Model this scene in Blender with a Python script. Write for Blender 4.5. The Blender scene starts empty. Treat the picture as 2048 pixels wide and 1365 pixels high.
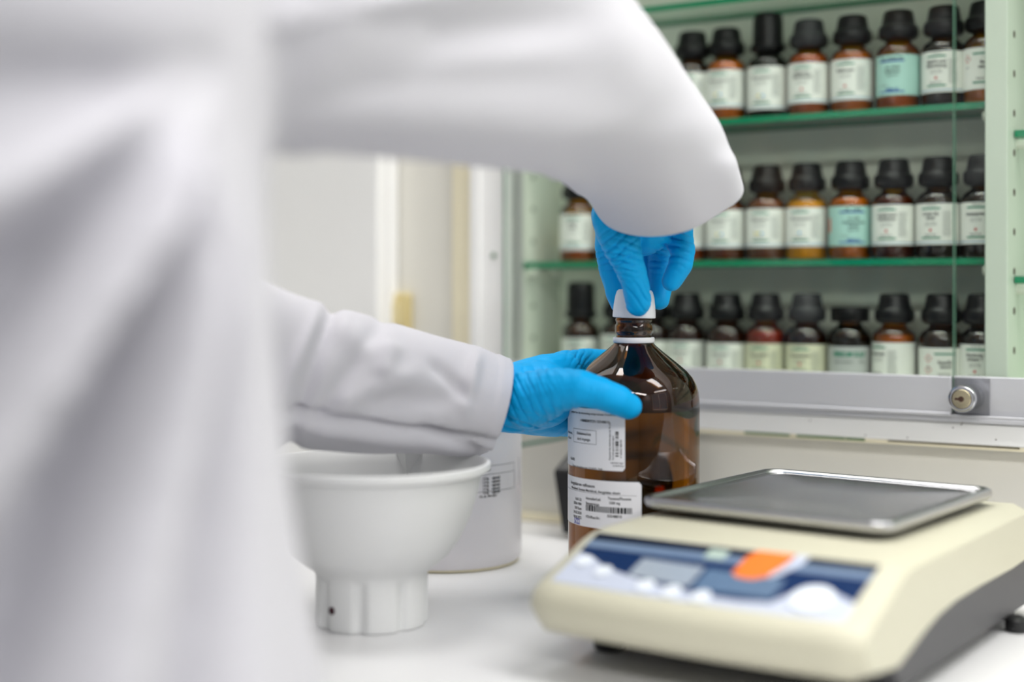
import bpy, bmesh, math, random
from mathutils import Vector, Matrix, noise
R = random.Random(7)
PI = math.pi
CZ = 0.90                      # counter height above the floor
F = 50 / 36 * 2048             # focal length in pixels of the 2048 px frame
HC = 0.229                     # camera height above the counter
HY = 568.0                     # horizon row
sc = bpy.context.scene
COL = sc.collection

# ------------------------------------------------------------------ camera
cam = bpy.data.cameras.new('camera'); cam.lens = 50; cam.sensor_width = 36
cam.shift_y = (HY - 682.5) / 2048
cam.clip_start = 0.02
cam.dof.use_dof = True; cam.dof.focus_distance = 1.05; cam.dof.aperture_fstop = 1.8
co = bpy.data.objects.new('camera', cam); COL.objects.link(co)
co.location = (0, 0, CZ + HC); co.rotation_euler = (PI / 2, 0, 0)
sc.camera = co
# ------------------------------------------------------------------ world, exposure
w = bpy.data.worlds.new('world'); sc.world = w; w.use_nodes = True
w.node_tree.nodes['Background'].inputs[0].default_value = (0.9, 0.93, 1, 1)
w.node_tree.nodes['Background'].inputs[1].default_value = 0.5
sc.view_settings.view_transform = 'Standard'; sc.view_settings.look = 'None'
sc.view_settings.gamma = 1; sc.view_settings.use_curve_mapping = False
sc.view_settings.exposure = 0.0
sc.cycles.max_bounces = 12; sc.cycles.transmission_bounces = 10
sc.cycles.transparent_max_bounces = 24; sc.cycles.caustics_refractive = False
sc.cycles.caustics_reflective = False; sc.cycles.sample_clamp_indirect = 6

WA = math.radians(32.2)        # the wall runs at this angle to the picture
ca, sa = math.cos(WA), math.sin(WA)
def W(s, c, z=0.0): return Vector((ca * s + sa * c, -sa * s + ca * c, CZ + z))

def area(name, s, c, z, sx, sy, power, col, rot=(0, 0, 0)):
    l = bpy.data.lights.new(name, 'AREA'); l.shape = 'RECTANGLE'; l.size = sx; l.size_y = sy
    l.energy = power; l.color = col
    o = bpy.data.objects.new(name, l); COL.objects.link(o)
    o.location = W(s, c, z); o.rotation_euler = (rot[0], rot[1], rot[2] - WA)
    return o
area('ceiling_lamp_light', 0.15, 0.80, 1.62, 2.2, 0.30, 34, (1, 0.985, 0.97))
area('ceiling_lamp_light', -1.5, 0.90, 1.62, 0.8, 0.30, 2, (1, 0.985, 0.97))
area('ceiling_lamp_light', 2.05, 0.45, 1.62, 0.30, 1.2, 14, (1, 0.985, 0.97))
area('ceiling_lamp_light', 0.1, -1.40, 1.62, 1.3, 0.30, 26, (1, 0.985, 0.97))
area('ceiling_lamp_light', 1.6, -1.40, 1.62, 1.3, 0.30, 46, (1, 0.985, 0.97))
area('window_daylight', 2.35, 0.0, 0.75, 1.5, 1.3, 2, (0.90, 0.93, 1), (0, PI / 2, 0))


# ------------------------------------------------------------------ materials
def lin(c):
    return tuple((x / 255 / 12.92 if x <= 10 else ((x / 255 + 0.055) / 1.055) ** 2.4) for x in c)
MATS = {}
def mat(name, rgb, rough=0.5, metal=0.0, noise_amt=0.0, nscale=60, bump=0.0, bscale=400, coat=0.0,
        trans=0.0, ior=1.45, spec=0.5, sheen=0.0, aniso=None):
    if name in MATS: return MATS[name]
    m = bpy.data.materials.new(name); m.use_nodes = True
    nt = m.node_tree; p = nt.nodes['Principled BSDF']
    c = lin(rgb)
    p.inputs['Base Color'].default_value = (*c, 1)
    p.inputs['Roughness'].default_value = rough; p.inputs['Metallic'].default_value = metal
    p.inputs['Coat Weight'].default_value = coat; p.inputs['Transmission Weight'].default_value = trans
    p.inputs['IOR'].default_value = ior; p.inputs['Specular IOR Level'].default_value = spec
    p.inputs['Sheen Weight'].default_value = sheen
    tc = nt.nodes.new('ShaderNodeTexCoord')
    if noise_amt > 0:
        n = nt.nodes.new('ShaderNodeTexNoise'); n.inputs['Scale'].default_value = nscale
        n.inputs['Detail'].default_value = 4
        nt.links.new(tc.outputs['Object'], n.inputs['Vector'])
        mp = nt.nodes.new('ShaderNodeMapRange')
        mp.inputs['To Min'].default_value = 1 - noise_amt; mp.inputs['To Max'].default_value = 1 + noise_amt
        nt.links.new(n.outputs['Fac'], mp.inputs['Value'])
        mx = nt.nodes.new('ShaderNodeVectorMath'); mx.operation = 'SCALE'
        mx.inputs[0].default_value = c
        nt.links.new(mp.outputs[0], mx.inputs['Scale'])
        nt.links.new(mx.outputs[0], p.inputs['Base Color'])
    if bump > 0:
        n = nt.nodes.new('ShaderNodeTexNoise'); n.inputs['Scale'].default_value = bscale
        n.inputs['Detail'].default_value = 3
        if aniso:
            mpg = nt.nodes.new('ShaderNodeMapping'); mpg.inputs['Scale'].default_value = aniso
            nt.links.new(tc.outputs['Object'], mpg.inputs['Vector']); nt.links.new(mpg.outputs[0], n.inputs['Vector'])
        else:
            nt.links.new(tc.outputs['Object'], n.inputs['Vector'])
        b = nt.nodes.new('ShaderNodeBump'); b.inputs['Strength'].default_value = bump
        b.inputs['Distance'].default_value = 0.001
        nt.links.new(n.outputs['Fac'], b.inputs['Height']); nt.links.new(b.outputs[0], p.inputs['Normal'])
    MATS[name] = m; return m

def thin_glass(name, tint, refl=1.0, rough=0.0):
    if name in MATS: return MATS[name]
    m = bpy.data.materials.new(name); m.use_nodes = True; nt = m.node_tree
    nt.nodes.clear()
    out = nt.nodes.new('ShaderNodeOutputMaterial'); mix = nt.nodes.new('ShaderNodeMixShader')
    tr = nt.nodes.new('ShaderNodeBsdfTransparent'); gl = nt.nodes.new('ShaderNodeBsdfGlossy')
    fr = nt.nodes.new('ShaderNodeFresnel'); fr.inputs[0].default_value = 1.5
    mu = nt.nodes.new('ShaderNodeMath'); mu.operation = 'MULTIPLY'; mu.inputs[1].default_value = refl
    tr.inputs[0].default_value = (*tint, 1); gl.inputs['Roughness'].default_value = rough
    gl.inputs[0].default_value = (1, 1, 1, 1)
    nt.links.new(fr.outputs[0], mu.inputs[0]); nt.links.new(mu.outputs[0], mix.inputs[0])
    nt.links.new(tr.outputs[0], mix.inputs[1]); nt.links.new(gl.outputs[0], mix.inputs[2])
    nt.links.new(mix.outputs[0], out.inputs[0])
    MATS[name] = m; return m

M_wall = mat('cream_wall_paint', (222, 220, 211), 0.6, noise_amt=0.02, nscale=8, bump=0.15, bscale=150)
M_room = mat('room_wall_paint', (150, 151, 150), 0.7, noise_amt=0.02, nscale=5)
M_ceil = mat('ceiling_paint', (235, 235, 235), 0.8, noise_amt=0.02, nscale=5)
M_floor = mat('floor_linoleum', (150, 152, 150), 0.4, noise_amt=0.06, nscale=12)
M_counter = mat('grey_white_laminate', (226, 226, 227), 0.32, noise_amt=0.012, nscale=120)
M_cab = mat('white_lacquered_board', (240, 240, 238), 0.4, noise_amt=0.015, nscale=20)
M_cabin = mat('greyish_green_cabinet_lining', (232, 238, 224), 0.45, noise_amt=0.02, nscale=20)
M_stile = mat('pale_green_lacquer', (204, 212, 200), 0.4, noise_amt=0.015, nscale=30)
M_cream = mat('cream_plastic_trim', (236, 228, 200), 0.5, noise_amt=0.03, nscale=60)
M_alu = mat('brushed_aluminium', (205, 206, 210), 0.45, 0.5, bump=0.15, bscale=200, aniso=(1, 1, 40))
M_alu_d = mat('worn_aluminium_plate', (150, 151, 156), 0.4, 0.8, noise_amt=0.08, nscale=200)
M_chrome = mat('satin_chrome', (205, 206, 210), 0.18, 1.0, noise_amt=0.02)
M_brass = mat('nickel_brass', (190, 180, 150), 0.25, 1.0, noise_amt=0.03)
M_black = mat('black_plastic', (18, 18, 20), 0.38, noise_amt=0.05, coat=0.1)
M_cap = mat('black_bakelite', (6, 6, 8), 0.30, noise_amt=0.05, spec=0.35)
M_capd = mat('dull_black_plastic', (38, 38, 41), 0.45, noise_amt=0.05)
M_hole = mat('dark_drill_hole', (70, 50, 40), 0.8, noise_amt=0.05)
M_sglass = thin_glass('clear_shelf_glass', (0.95, 0.985, 0.96), 0.35)
M_sedge = mat('green_glass_edge', (22, 132, 92), 0.12, noise_amt=0.12, nscale=14, coat=0.3)
M_door = thin_glass('clear_door_glass', (0.965, 0.985, 0.968), 0.14)
M_dedge = mat('pale_green_glass_edge', (92, 128, 108), 0.12, noise_amt=0.05, nscale=30)
M_label = mat('white_label_paper', (241, 243, 236), 0.55, noise_amt=0.01)
M_label_t = mat('teal_label_paper', (176, 218, 208), 0.55, noise_amt=0.01)
M_label_c = mat('cream_label_paper', (228, 228, 200), 0.55, noise_amt=0.01)
M_label_g = mat('grey_label_paper', (190, 194, 192), 0.55, noise_amt=0.01)
M_green = mat('green_ink', (28, 138, 108), 0.5, noise_amt=0.03)
M_blue = mat('blue_ink', (40, 84, 168), 0.5, noise_amt=0.03)
M_lblue = mat('light_blue_ink', (110, 160, 205), 0.5, noise_amt=0.03)
M_ink = mat('black_ink', (38, 40, 44), 0.5, noise_amt=0.03)
M_gink = mat('grey_ink', (118, 124, 122), 0.5, noise_amt=0.03)
M_gbox = mat('pale_grey_print', (204, 210, 205), 0.5, noise_amt=0.02)
M_red = mat('red_ink', (205, 40, 36), 0.5, noise_amt=0.03)
M_yel = mat('yellow_ink', (238, 220, 90), 0.5, noise_amt=0.03)
M_cyan = mat('sky_blue_ink', (80, 180, 232), 0.5, noise_amt=0.03)
M_orange = mat('orange_ink', (226, 92, 40), 0.5, noise_amt=0.03)
M_pen = mat('blue_pen_ink', (60, 60, 180), 0.5, noise_amt=0.03)
M_blab = mat('white_gloss_label', (238, 238, 242), 0.35, noise_amt=0.01)
M_coat = mat('white_cotton', (207, 206, 213), 0.85, noise_amt=0.01, nscale=300, bump=0.25, bscale=1600, sheen=0.1)
M_glove = mat('blue_nitrile', (0, 170, 238), 0.5, noise_amt=0.03, nscale=40, bump=0.25, bscale=260, spec=0.25)
M_wcap = mat('white_cap_plastic', (238, 238, 242), 0.35, noise_amt=0.01)
M_tub = mat('white_tub_plastic', (222, 219, 222), 0.32, noise_amt=0.01)
M_tubrim = mat('ivory_plastic', (226, 218, 190), 0.4, noise_amt=0.02)
M_cup = mat('white_matte_plastic', (228, 229, 229), 0.5, noise_amt=0.01)
M_shell = mat('ivory_abs_plastic', (198, 195, 174), 0.42, noise_amt=0.015, nscale=80)
M_base = mat('dark_grey_abs_plastic', (70, 70, 73), 0.5, noise_amt=0.04, nscale=300)
M_steel = mat('stainless_steel', (198, 198, 200), 0.27, 1.0, noise_amt=0.03, nscale=30)
M_navy = mat('navy_panel_print', (6, 38, 82), 0.5, noise_amt=0.03, spec=0.15)
M_dnavy = mat('dark_navy_panel_print', (8, 18, 42), 0.5, noise_amt=0.03, spec=0.15)
M_stripe = mat('steel_blue_stripe', (104, 124, 152), 0.4, noise_amt=0.03)
M_pwhite = mat('pale_lilac_panel_print', (190, 197, 214), 0.4, noise_amt=0.02)
M_lcd = mat('grey_lcd', (150, 160, 172), 0.25, noise_amt=0.03)
M_lcd2 = mat('dim_lcd', (92, 114, 142), 0.25, noise_amt=0.03)
M_skin = mat('skin', (214, 168, 142), 0.5, noise_amt=0.04, nscale=60)
M_hair = mat('dark_brown_hair', (50, 36, 28), 0.6, noise_amt=0.2, nscale=200, bump=0.6, bscale=300)
M_trous = mat('dark_blue_trousers', (44, 50, 66), 0.85, noise_amt=0.06, nscale=200)
M_shoe = mat('white_leather_shoe', (215, 215, 215), 0.5, noise_amt=0.03)
M_cable = mat('dark_green_cable', (24, 92, 74), 0.45, noise_amt=0.05)
M_amber = mat('amber_glass', (255, 255, 255), 0.0, trans=1.0, ior=1.47)
M_amber.node_tree.nodes['Principled BSDF'].inputs['Base Color'].default_value = (0.20, 0.066, 0.002, 1)

# ------------------------------------------------------------------ mesh helpers
def new_obj(name, verts, faces, m, parent=None, smooth=True, mats=None, fmat=None, loc=None, rz=None):
    me = bpy.data.meshes.new(name); me.from_pydata([tuple(v) for v in verts], [], faces)
    me.validate(); me.update()
    for x in (mats or [m]): me.materials.append(x)
    if fmat: 
        for p, i in zip(me.polygons, fmat): p.material_index = i
    if smooth:
        me.polygons.foreach_set('use_smooth', [True] * len(me.polygons))
        try: me.set_sharp_from_angle(angle=math.radians(42))
        except Exception: pass
    o = bpy.data.objects.new(name, me); COL.objects.link(o)
    if parent: o.parent = parent
    if loc is not None: o.location = loc
    if rz is not None: o.rotation_euler.z = rz
    return o
class G:
    """collects geometry for one mesh"""
    def __init__(s): s.v = []; s.f = []; s.m = []
    def add(s, v, f, mi=0, xf=None):
        n = len(s.v)
        s.v += [(xf @ Vector(p)) if xf else Vector(p) for p in v]
        s.f += [tuple(i + n for i in q) for q in f]; s.m += [mi] * len(f); return s
    def box(s, x0, x1, y0, y1, z0, z1, mi=0, xf=None):
        v = [(x, y, z) for z in (z0, z1) for y in (y0, y1) for x in (x0, x1)]
        f = [(0, 2, 3, 1), (4, 5, 7, 6), (0, 1, 5, 4), (2, 6, 7, 3), (0, 4, 6, 2), (1, 3, 7, 5)]
        return s.add(v, f, mi, xf)
    def lathe(s, prof, n=32, mi=0, xf=None, cap=True, rfun=None):
        v = []; f = []
        for (r, z) in prof:
            for k in range(n):
                a = 2 * PI * k / n; rr = r * (rfun(a, z) if rfun else 1)
                v.append((rr * math.cos(a), rr * math.sin(a), z))
        for i in range(len(prof) - 1):
            for k in range(n):
                k2 = (k + 1) % n
                f.append((i * n + k, i * n + k2, (i + 1) * n + k2, (i + 1) * n + k))
        if cap:
            f.append(tuple(range(n - 1, -1, -1))); f.append(tuple((len(prof) - 1) * n + k for k in range(n)))
        return s.add(v, f, mi, xf)
    def tube(s, pts, r, n=10, mi=0):
        pts = [Vector(p) for p in pts]; v = []; f = []
        for i, p in enumerate(pts):
            t = (pts[min(i + 1, len(pts) - 1)] - pts[max(i - 1, 0)]).normalized()
            u = t.cross(Vector((0, 0, 1)));
            if u.length < 1e-3: u = t.cross(Vector((1, 0, 0)))
            u.normalize(); w_ = u.cross(t)
            for k in range(n):
                a = 2 * PI * k / n; v.append(p + r * (math.cos(a) * u + math.sin(a) * w_))
        for i in range(len(pts) - 1):
            for k in range(n):
                k2 = (k + 1) % n; f.append((i * n + k, i * n + k2, (i + 1) * n + k2, (i + 1) * n + k))
        f.append(tuple(range(n - 1, -1, -1))); f.append(tuple((len(pts) - 1) * n + k for k in range(n)))
        return s.add(v, f, mi)
    def build(s, name, m, parent=None, bevel=0, seg=2, smooth=True, **k):
        mats = m if isinstance(m, list) else [m]
        o = new_obj(name, s.v, s.f, None, parent, smooth and not bevel, mats, s.m, **k)
        if bevel:
            b = o.modifiers.new('bevel', 'BEVEL'); b.width = bevel; b.segments = seg; b.limit_method = 'ANGLE'
            b.angle_limit = math.radians(40); b.harden_normals = True
            o.data.polygons.foreach_set('use_smooth', [True] * len(o.data.polygons))
        return o
def empty(name, loc=(0, 0, 0), rz=0, label=None, cat=None, group=None, kind=None):
    o = bpy.data.objects.new(name, None); COL.objects.link(o); o.location = loc; o.rotation_euler.z = rz
    o.empty_display_size = 0.05
    return tag(o, label, cat, group, kind)
def tag(o, label=None, cat=None, group=None, kind=None):
    if label: o['label'] = label
    if cat: o['category'] = cat
    if group: o['group'] = group
    if kind: o['kind'] = kind
    return o
def at(x, y, Y): return Vector(((x - 1024) / F * Y, Y, CZ + HC - (y - HY) / F * Y))
def cr(pts, t):
    """Catmull-Rom through pts (tuples), t in 0..len-1"""
    n = len(pts) - 1; i = min(int(t), n - 1); u = t - i
    g = lambda k: pts[max(0, min(n, k))]
    a, b, c, d = g(i - 1), g(i), g(i + 1), g(i + 2)
    return tuple(0.5 * ((2 * b[k]) + (-a[k] + c[k]) * u + (2 * a[k] - 5 * b[k] + 4 * c[k] - d[k]) * u * u
                 + (-a[k] + 3 * b[k] - 3 * c[k] + d[k]) * u ** 3) for k in range(len(b)))

# text -> flat triangles, cached
_txt = {}
def text_geo(s, bold=False):
    if (s, bold) in _txt: return _txt[(s, bold)]
    cu = bpy.data.curves.new('t', 'FONT'); cu.body = s; cu.size = 1; cu.resolution_u = 2
    if bold: cu.offset = 0.022
    o = bpy.data.objects.new('t', cu); COL.objects.link(o)
    dg = bpy.context.evaluated_depsgraph_get()
    me = bpy.data.meshes.new_from_object(o.evaluated_get(dg))
    v = [(p.co.x, p.co.y) for p in me.vertices]; f = [tuple(p.vertices) for p in me.polygons]
    bpy.data.objects.remove(o); bpy.data.meshes.remove(me)
    wd = max((p[0] for p in v), default=0)
    _txt[(s, bold)] = (v, f, wd); return _txt[(s, bold)]
def wrap_text(g, s, size, rad, x0, z0, mi, align='l', sx=1.0, vert=False, bold=True):
    """text on a cylinder of radius rad whose front faces -Y; x0 = arc length from the front"""
    v, f, wd = text_geo(s, bold)
    off = {'l': 0, 'c': -wd * size * sx / 2, 'r': -wd * size * sx}[align]
    out = []
    for (x, y) in v:
        if vert: a, z = x0 - y * size, z0 + x * size * sx
        else: a, z = x0 + off + x * size * sx, z0 + y * size
        out.append((rad * math.sin(a / rad), -rad * math.cos(a / rad), z))
    g.add(out, f, mi)
def wrap_rect(g, rad, x0, x1, z0, z1, mi, n=None, corner=0, slope=0):
    n = n or max(2, int((x1 - x0) / rad * 9) + 1)
    v = []; f = []
    for i in range(n + 1):
        a = x0 + (x1 - x0) * i / n
        d = 0
        if corner:
            e = min(a - x0, x1 - a)
            if e < corner: d = corner - math.sqrt(max(0, corner ** 2 - (corner - e) ** 2))
        for z in (z0 + d, z1 - d):
            v.append((rad * math.sin(a / rad), -rad * math.cos(a / rad), z + slope * (a - x0)))
    for i in range(n): f.append((2 * i, 2 * i + 2, 2 * i + 3, 2 * i + 1))
    g.add(v, f, mi)

# ------------------------------------------------------------------ room
def wob(name, g, m, kind='structure', **k):
    o = g.build(name, m, **k); o.location = (0, 0, 0)
    o.matrix_world = Matrix.Translation((0, 0, CZ)) @ Matrix.Rotation(-WA, 4, 'Z')
    o.location = (0, 0, CZ); o.rotation_euler = (0, 0, -WA)
    if kind: o['kind'] = kind
    return o
def s_at(x, c):                 # wall coordinate s of picture column x on the plane at distance c
    u = (x - 1024) / F
    return c * (ca * u - sa) / (ca + sa * u)
S0 = s_at(907, 1.165); SX = 0.93     # cabinet from S0 to SX
ZB, ZT = 0.097, 0.62                 # cabinet bottom and top above the counter
SL, SR, CN, CB = -2.2, 2.4, -3.0, 1.172
g = G(); g.box(SL, SR, CB, CB + 0.25, -CZ, ZB - 0.001); g.box(SL, SR, CB, CB + 0.25, ZT + 0.001, 1.7)
g.box(SL, S0 - 0.001, CB, CB + 0.25, ZB - 0.001, ZT + 0.001); g.box(SX + 0.001, SR, CB, CB + 0.25, ZB - 0.001, ZT + 0.001)
g.box(S0 - 0.001, SX + 0.001, 1.30, CB + 0.25, ZB - 0.001, ZT + 0.001)
wob('wall_back', g, M_wall)
wob('wall_front', G().box(SL, SR, CN - 0.1, CN, -CZ, 1.7), M_room)
wob('wall_left', G().box(SL - 0.1, SL, CN, CB + 0.2, -CZ, 1.7), M_room)
g = G(); g.box(SR, SR + 0.1, CN, -0.8, -CZ, 1.7); g.box(SR, SR + 0.1, 0.8, CB + 0.2, -CZ, 1.7)
g.box(SR, SR + 0.1, -0.8, 0.8, -CZ, 0.05); g.box(SR, SR + 0.1, -0.8, 0.8, 1.5, 1.7)
wob('wall_right', g, M_room)
g = G()
for c0 in (-0.8, -0.03, 0.74): g.box(SR + 0.02, SR + 0.08, c0, c0 + 0.06, 0.05, 1.5)
g.box(SR + 0.02, SR + 0.08, -0.8, 0.8, 0.05, 0.1); g.box(SR + 0.02, SR + 0.08, -0.8, 0.8, 1.45, 1.5)
wob('window_1', g, M_cab)
wob('floor', G().box(SL, SR, CN, CB + 0.2, -CZ - 0.1, -CZ), M_floor)
wob('ceiling', G().box(SL, SR, CN, CB + 0.2, 1.7, 1.8), M_ceil)
wob('trim_1', G().box(SL, SR, CB - 0.006, CB, 0.0, 0.008), M_cream, bevel=0.002)

# ceiling lamps housing
for i, (s, c, lb) in enumerate(((0.15, 0.80, 'long white ceiling lamp above the right half of the bench'),
                             (-1.5, 0.90, 'long white ceiling lamp above the left end of the bench'),
                             (2.05, 0.45, 'white ceiling lamp set across the room near the window wall'), (0.1, -1.4, 'white ceiling lamp in the aisle behind the camera'), (1.6, -1.4, 'white ceiling lamp in the far right corner of the room'))):
    t = empty('ceiling_lamp', W(s, c, 1.7), -WA + (PI / 2 if i == 2 else 0), lb, 'ceiling lamp')
    G().box(-0.67, 0.67, -0.17, 0.17, -0.06, 0).build('housing', M_cab, t, bevel=0.006)
    g = G(); g.box(-0.66, 0.66, -0.165, -0.155, -0.075, -0.06); g.box(-0.66, 0.66, 0.155, 0.165, -0.075, -0.06)
    g.build('frame', M_alu, t)

# ------------------------------------------------------------------ counter
t = empty('laboratory_bench', W(0, 0.86, -CZ), -WA, 'long bench with pale grey laminate worktop against the wall', 'bench')
B0 = -0.86
g = G().box(-1.6, 1.7, 0.56 + B0, CB + B0, CZ - 0.038, CZ); g.build('worktop', M_counter, t, bevel=0.004)
for s0 in (-1.58, -0.78, 0.02, 0.82):
    cb = G().box(s0, s0 + 0.79, 0.62 + B0, CB - 0.01 + B0, 0.1, CZ - 0.038).build('base_cabinet', M_cab, t, smooth=False)
    for k in (0, 1):
        d = G().box(s0 + 0.005 + 0.395 * k, s0 + 0.39 + 0.395 * k, 0.60 + B0, 0.62 + B0, 0.11, CZ - 0.045).build('door', M_cab, cb, bevel=0.002)
G().box(-1.57, 1.6, 0.68 + B0, CB - 0.01 + B0, 0, 0.1).build('plinth', M_base, t, smooth=False)

# ------------------------------------------------------------------ wall cabinet
cab = empty('wall_cabinet', W(0, 1.2, 0), -WA, 'white wall cabinet with glass sliding doors, full of amber reagent bottles', 'cabinet')
def C(c): return c - 1.2
CF = 1.155
sL = s_at(1010, CF)            # inner edge of the left stile
BK = 1.262
G().box(S0, SX, C(BK), C(1.28), ZB, ZT).build('back_panel', M_cabin, cab, smooth=False)
sd1 = s_at(1968, 1.166); sd2 = s_at(2014, 1.166)
g = G().box(sL - 0.016, sL, C(1.166), C(BK), ZB + 0.03, ZT)
side = g.build('side_panel', M_cabin, cab, smooth=False)
G().box(sd1, sd2, C(1.168), C(BK), ZB + 0.03, ZT).build('divider', M_stile, cab, bevel=0.001)
G().box(SX - 0.018, SX, C(1.166), C(BK), ZB + 0.03, ZT).build('side_panel', M_cabin, cab, smooth=False)
G().box(S0, SX, C(1.166), C(BK), ZB, 0.134).build('bottom_panel', M_cabin, cab, smooth=False)
G().box(S0, SX, C(1.150), C(BK), ZT - 0.02, ZT).build('top_panel', M_cabin, cab, smooth=False)
# stile on the left, with its screw hole, and the cream edge strip beside it
sm = s_at(943, CF)
st = G()
st.box(sm, sL, C(CF), C(1.19), 0.12, ZT - 0.001); st.box(sm, sm + 0.012, C(CF - 0.004), C(CF), 0.12, ZT - 0.001)
st = st.build('stile', M_cab, cab, bevel=0.0015)
G().box(S0, sm, C(1.162), C(1.19), ZB, ZT - 0.001).build('edge_strip', M_cream, cab, bevel=0.002)
hp = at(988, 512, 1.39)
def disc(name, parent, s, c, z, r, d, m, n=14, front=True):
    X = Matrix.Translation((s, C(c), z)) @ Matrix.Rotation(PI / 2, 4, 'X')
    return G().lathe([(r, 0), (r, d)], n, xf=X).build(name, m, parent)
disc('screw_hole', st, s_at(988, CF), CF, HC + (568 - 512) / F * 1.385, 0.0026, 0.0012, mat('tarnished_green_brass', (80, 120, 84), 0.5, noise_amt=0.1))
# white bottom board with its paint-chipped lower edge
g = G(); g.box(S0, SX, C(1.153), C(1.19), ZB + 0.0035, 0.1185)
bb = g.build('bottom_board', M_cab, cab, bevel=0.002)
G().box(S0, SX, C(1.1545), C(1.19), ZB, ZB + 0.0035).build('edge_band', M_cream, bb, bevel=0.0005)
for x0, x1 in ((1490, 1580), (1594, 1690), (1692, 1730)):
    G().box(s_at(x0, CF), s_at(x1, CF), C(1.1538), C(1.1546), ZB + 0.0016, ZB + 0.0034).build('chip', mat('bared_green_edge', (96, 128, 84), 0.7, noise_amt=0.3, nscale=300), bb, smooth=False)
G().box(s_at(1776, CF), s_at(2040, CF), C(1.1538), C(1.1546), ZB + 0.0024, ZB + 0.0033).build('chip', mat('dark_crack', (90, 82, 60), 0.8, noise_amt=0.3, nscale=300), bb, smooth=False)
rr = random.Random(3)
g = G()
for (x, y) in ((1731, 871), (1815, 876), (1923, 850), (1925, 846), (1906, 856), (1992, 880), (1620, 842)):
    s = s_at(x, 1.153); Y = (-sa * s + ca * 1.153); z = HC - (y - HY) / F * Y
    g.box(s - 0.0005, s + 0.0005, C(1.1527), C(1.1531), z - 0.0004, z + 0.0004)
g.build('speck', M_hole, bb, smooth=False)['kind'] = 'stuff'
# aluminium running track
g = G(); g.box(sL - 0.02, SX, C(1.149), C(1.166), 0.1185, 0.122)
g.box(sL - 0.02, SX, C(1.149), C(1.1505), 0.122, 0.1245)
g.build('track', M_alu, cab, bevel=0.0006)
# sliding doors : glass pane + rail
sde = s_at(1905, 1.150)
def door(s0, s1, c0, edge):
    pane_g = G(); pane_g.box(s0, s1, C(c0), C(c0 + 0.004), 0.126, ZT - 0.022)
    d = pane_g.build('sliding_door', [M_door, M_dedge], cab, smooth=False)
    for p in d.data.polygons:
        if abs(p.normal.x) > 0.9 or abs(p.normal.z) > 0.9: p.material_index = 1
    return d
d1 = door(sL + 0.001, sde, 1.1505, True)
g = G(); g.box(sL - 0.003, sde - 0.0005, C(1.1475), C(1.1565), 0.1235, 0.1548)
g.box(sL - 0.003, sde - 0.0005, C(1.1455), C(1.1475), 0.1235, 0.1262)
g.build('rail', M_alu, d1, bevel=0.0008)
d2 = door(sde - 0.001, SX - 0.02, 1.1605, True)
g = G(); g.box(sde - 0.001, SX - 0.02, C(1.1578), C(1.1655), 0.1235, 0.1548)
g.build('rail', M_alu, d2, bevel=0.0008)
sp0, sp1 = s_at(1903, 1.156), s_at(1979, 1.156)
pl = G().box(sp0, sp1, C(1.1558), C(1.1577), 0.1245, 0.1538).build('lock_plate', M_alu_d, d2, bevel=0.0003)
# lock cylinder
sk = s_at(1943, 1.156); zk = 0.1390
X = Matrix.Translation((sk, C(1.156), zk)) @ Matrix.Rotation(PI / 2, 4, 'X')
lk = G().lathe([(0.0104, 0), (0.0104, 0.0235), (0.0108, 0.0245), (0.0108, 0.0285), (0.0105, 0.0298), (0.0096, 0.0303), (0.0080, 0.0303), (0.0078, 0.0292)], 40, xf=X).build('lock', M_chrome, pl)
lk.parent = d2
kg = G().lathe([(0.0077, 0.029), (0.0077, 0.0303), (0.0070, 0.0311), (0.003, 0.0314), (0.0001, 0.0314)], 36, xf=X)
kg.build('lock_core', M_brass, d2)
kk = G(); kk.lathe([(0.0022, 0.0313), (0.0022, 0.0317)], 16, xf=X)
kk.box(-0.0048, 0.001, -0.0009, 0.0009, 0.0313, 0.0317, xf=X)
kk.build('keyhole', M_hole, d2)
# shelves
def shelf(s0, s1, ztop, c0=1.187, c1=BK - 0.001, th=0.0055):
    o = G().box(s0, s1, C(c0), C(c1), ztop - th, ztop).build('shelf', [M_sglass, M_sedge], cab, smooth=False)
    for p in o.data.polygons:
        if abs(p.normal.z) < 0.5: p.material_index = 1
    return o
Z1, Z2, Z3, Z0 = 0.2502, 0.378, 0.487, 0.134
for z in (Z1, Z2, Z3): shelf(sL + 0.0015, sd1 - 0.001, z)
for z in (0.353, 0.235): shelf(sd2 + 0.001, SX - 0.02, z)
# shelf pins and holes in side panels
M_pin = mat('white_shelf_pin', (220, 222, 210), 0.5, noise_amt=0.02)
for z in (Z1, Z2, Z3):
    for c in (1.200, 1.245):
        X = Matrix.Translation((sL, C(c), z - 0.0105)) @ Matrix.Rotation(PI / 2, 4, 'Y')
        G().lathe([(0.0042, 0), (0.0042, 0.008), (0.003, 0.0092)], 14, xf=X).build('shelf_pin', M_pin, cab)
        X = Matrix.Translation((sd1, C(c), z - 0.0105)) @ Matrix.Rotation(-PI / 2, 4, 'Y')
        G().lathe([(0.0042, 0), (0.0042, 0.008), (0.003, 0.0092)], 14, xf=X).build('shelf_pin', M_pin, cab)
for z in (0.353, 0.235):
    X = Matrix.Translation((sd2, C(1.2), z - 0.0105)) @ Matrix.Rotation(PI / 2, 4, 'Y')
    G().lathe([(0.0042, 0), (0.0042, 0.016), (0.003, 0.0172)], 14, xf=X).build('shelf_pin', M_pin, cab)
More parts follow.
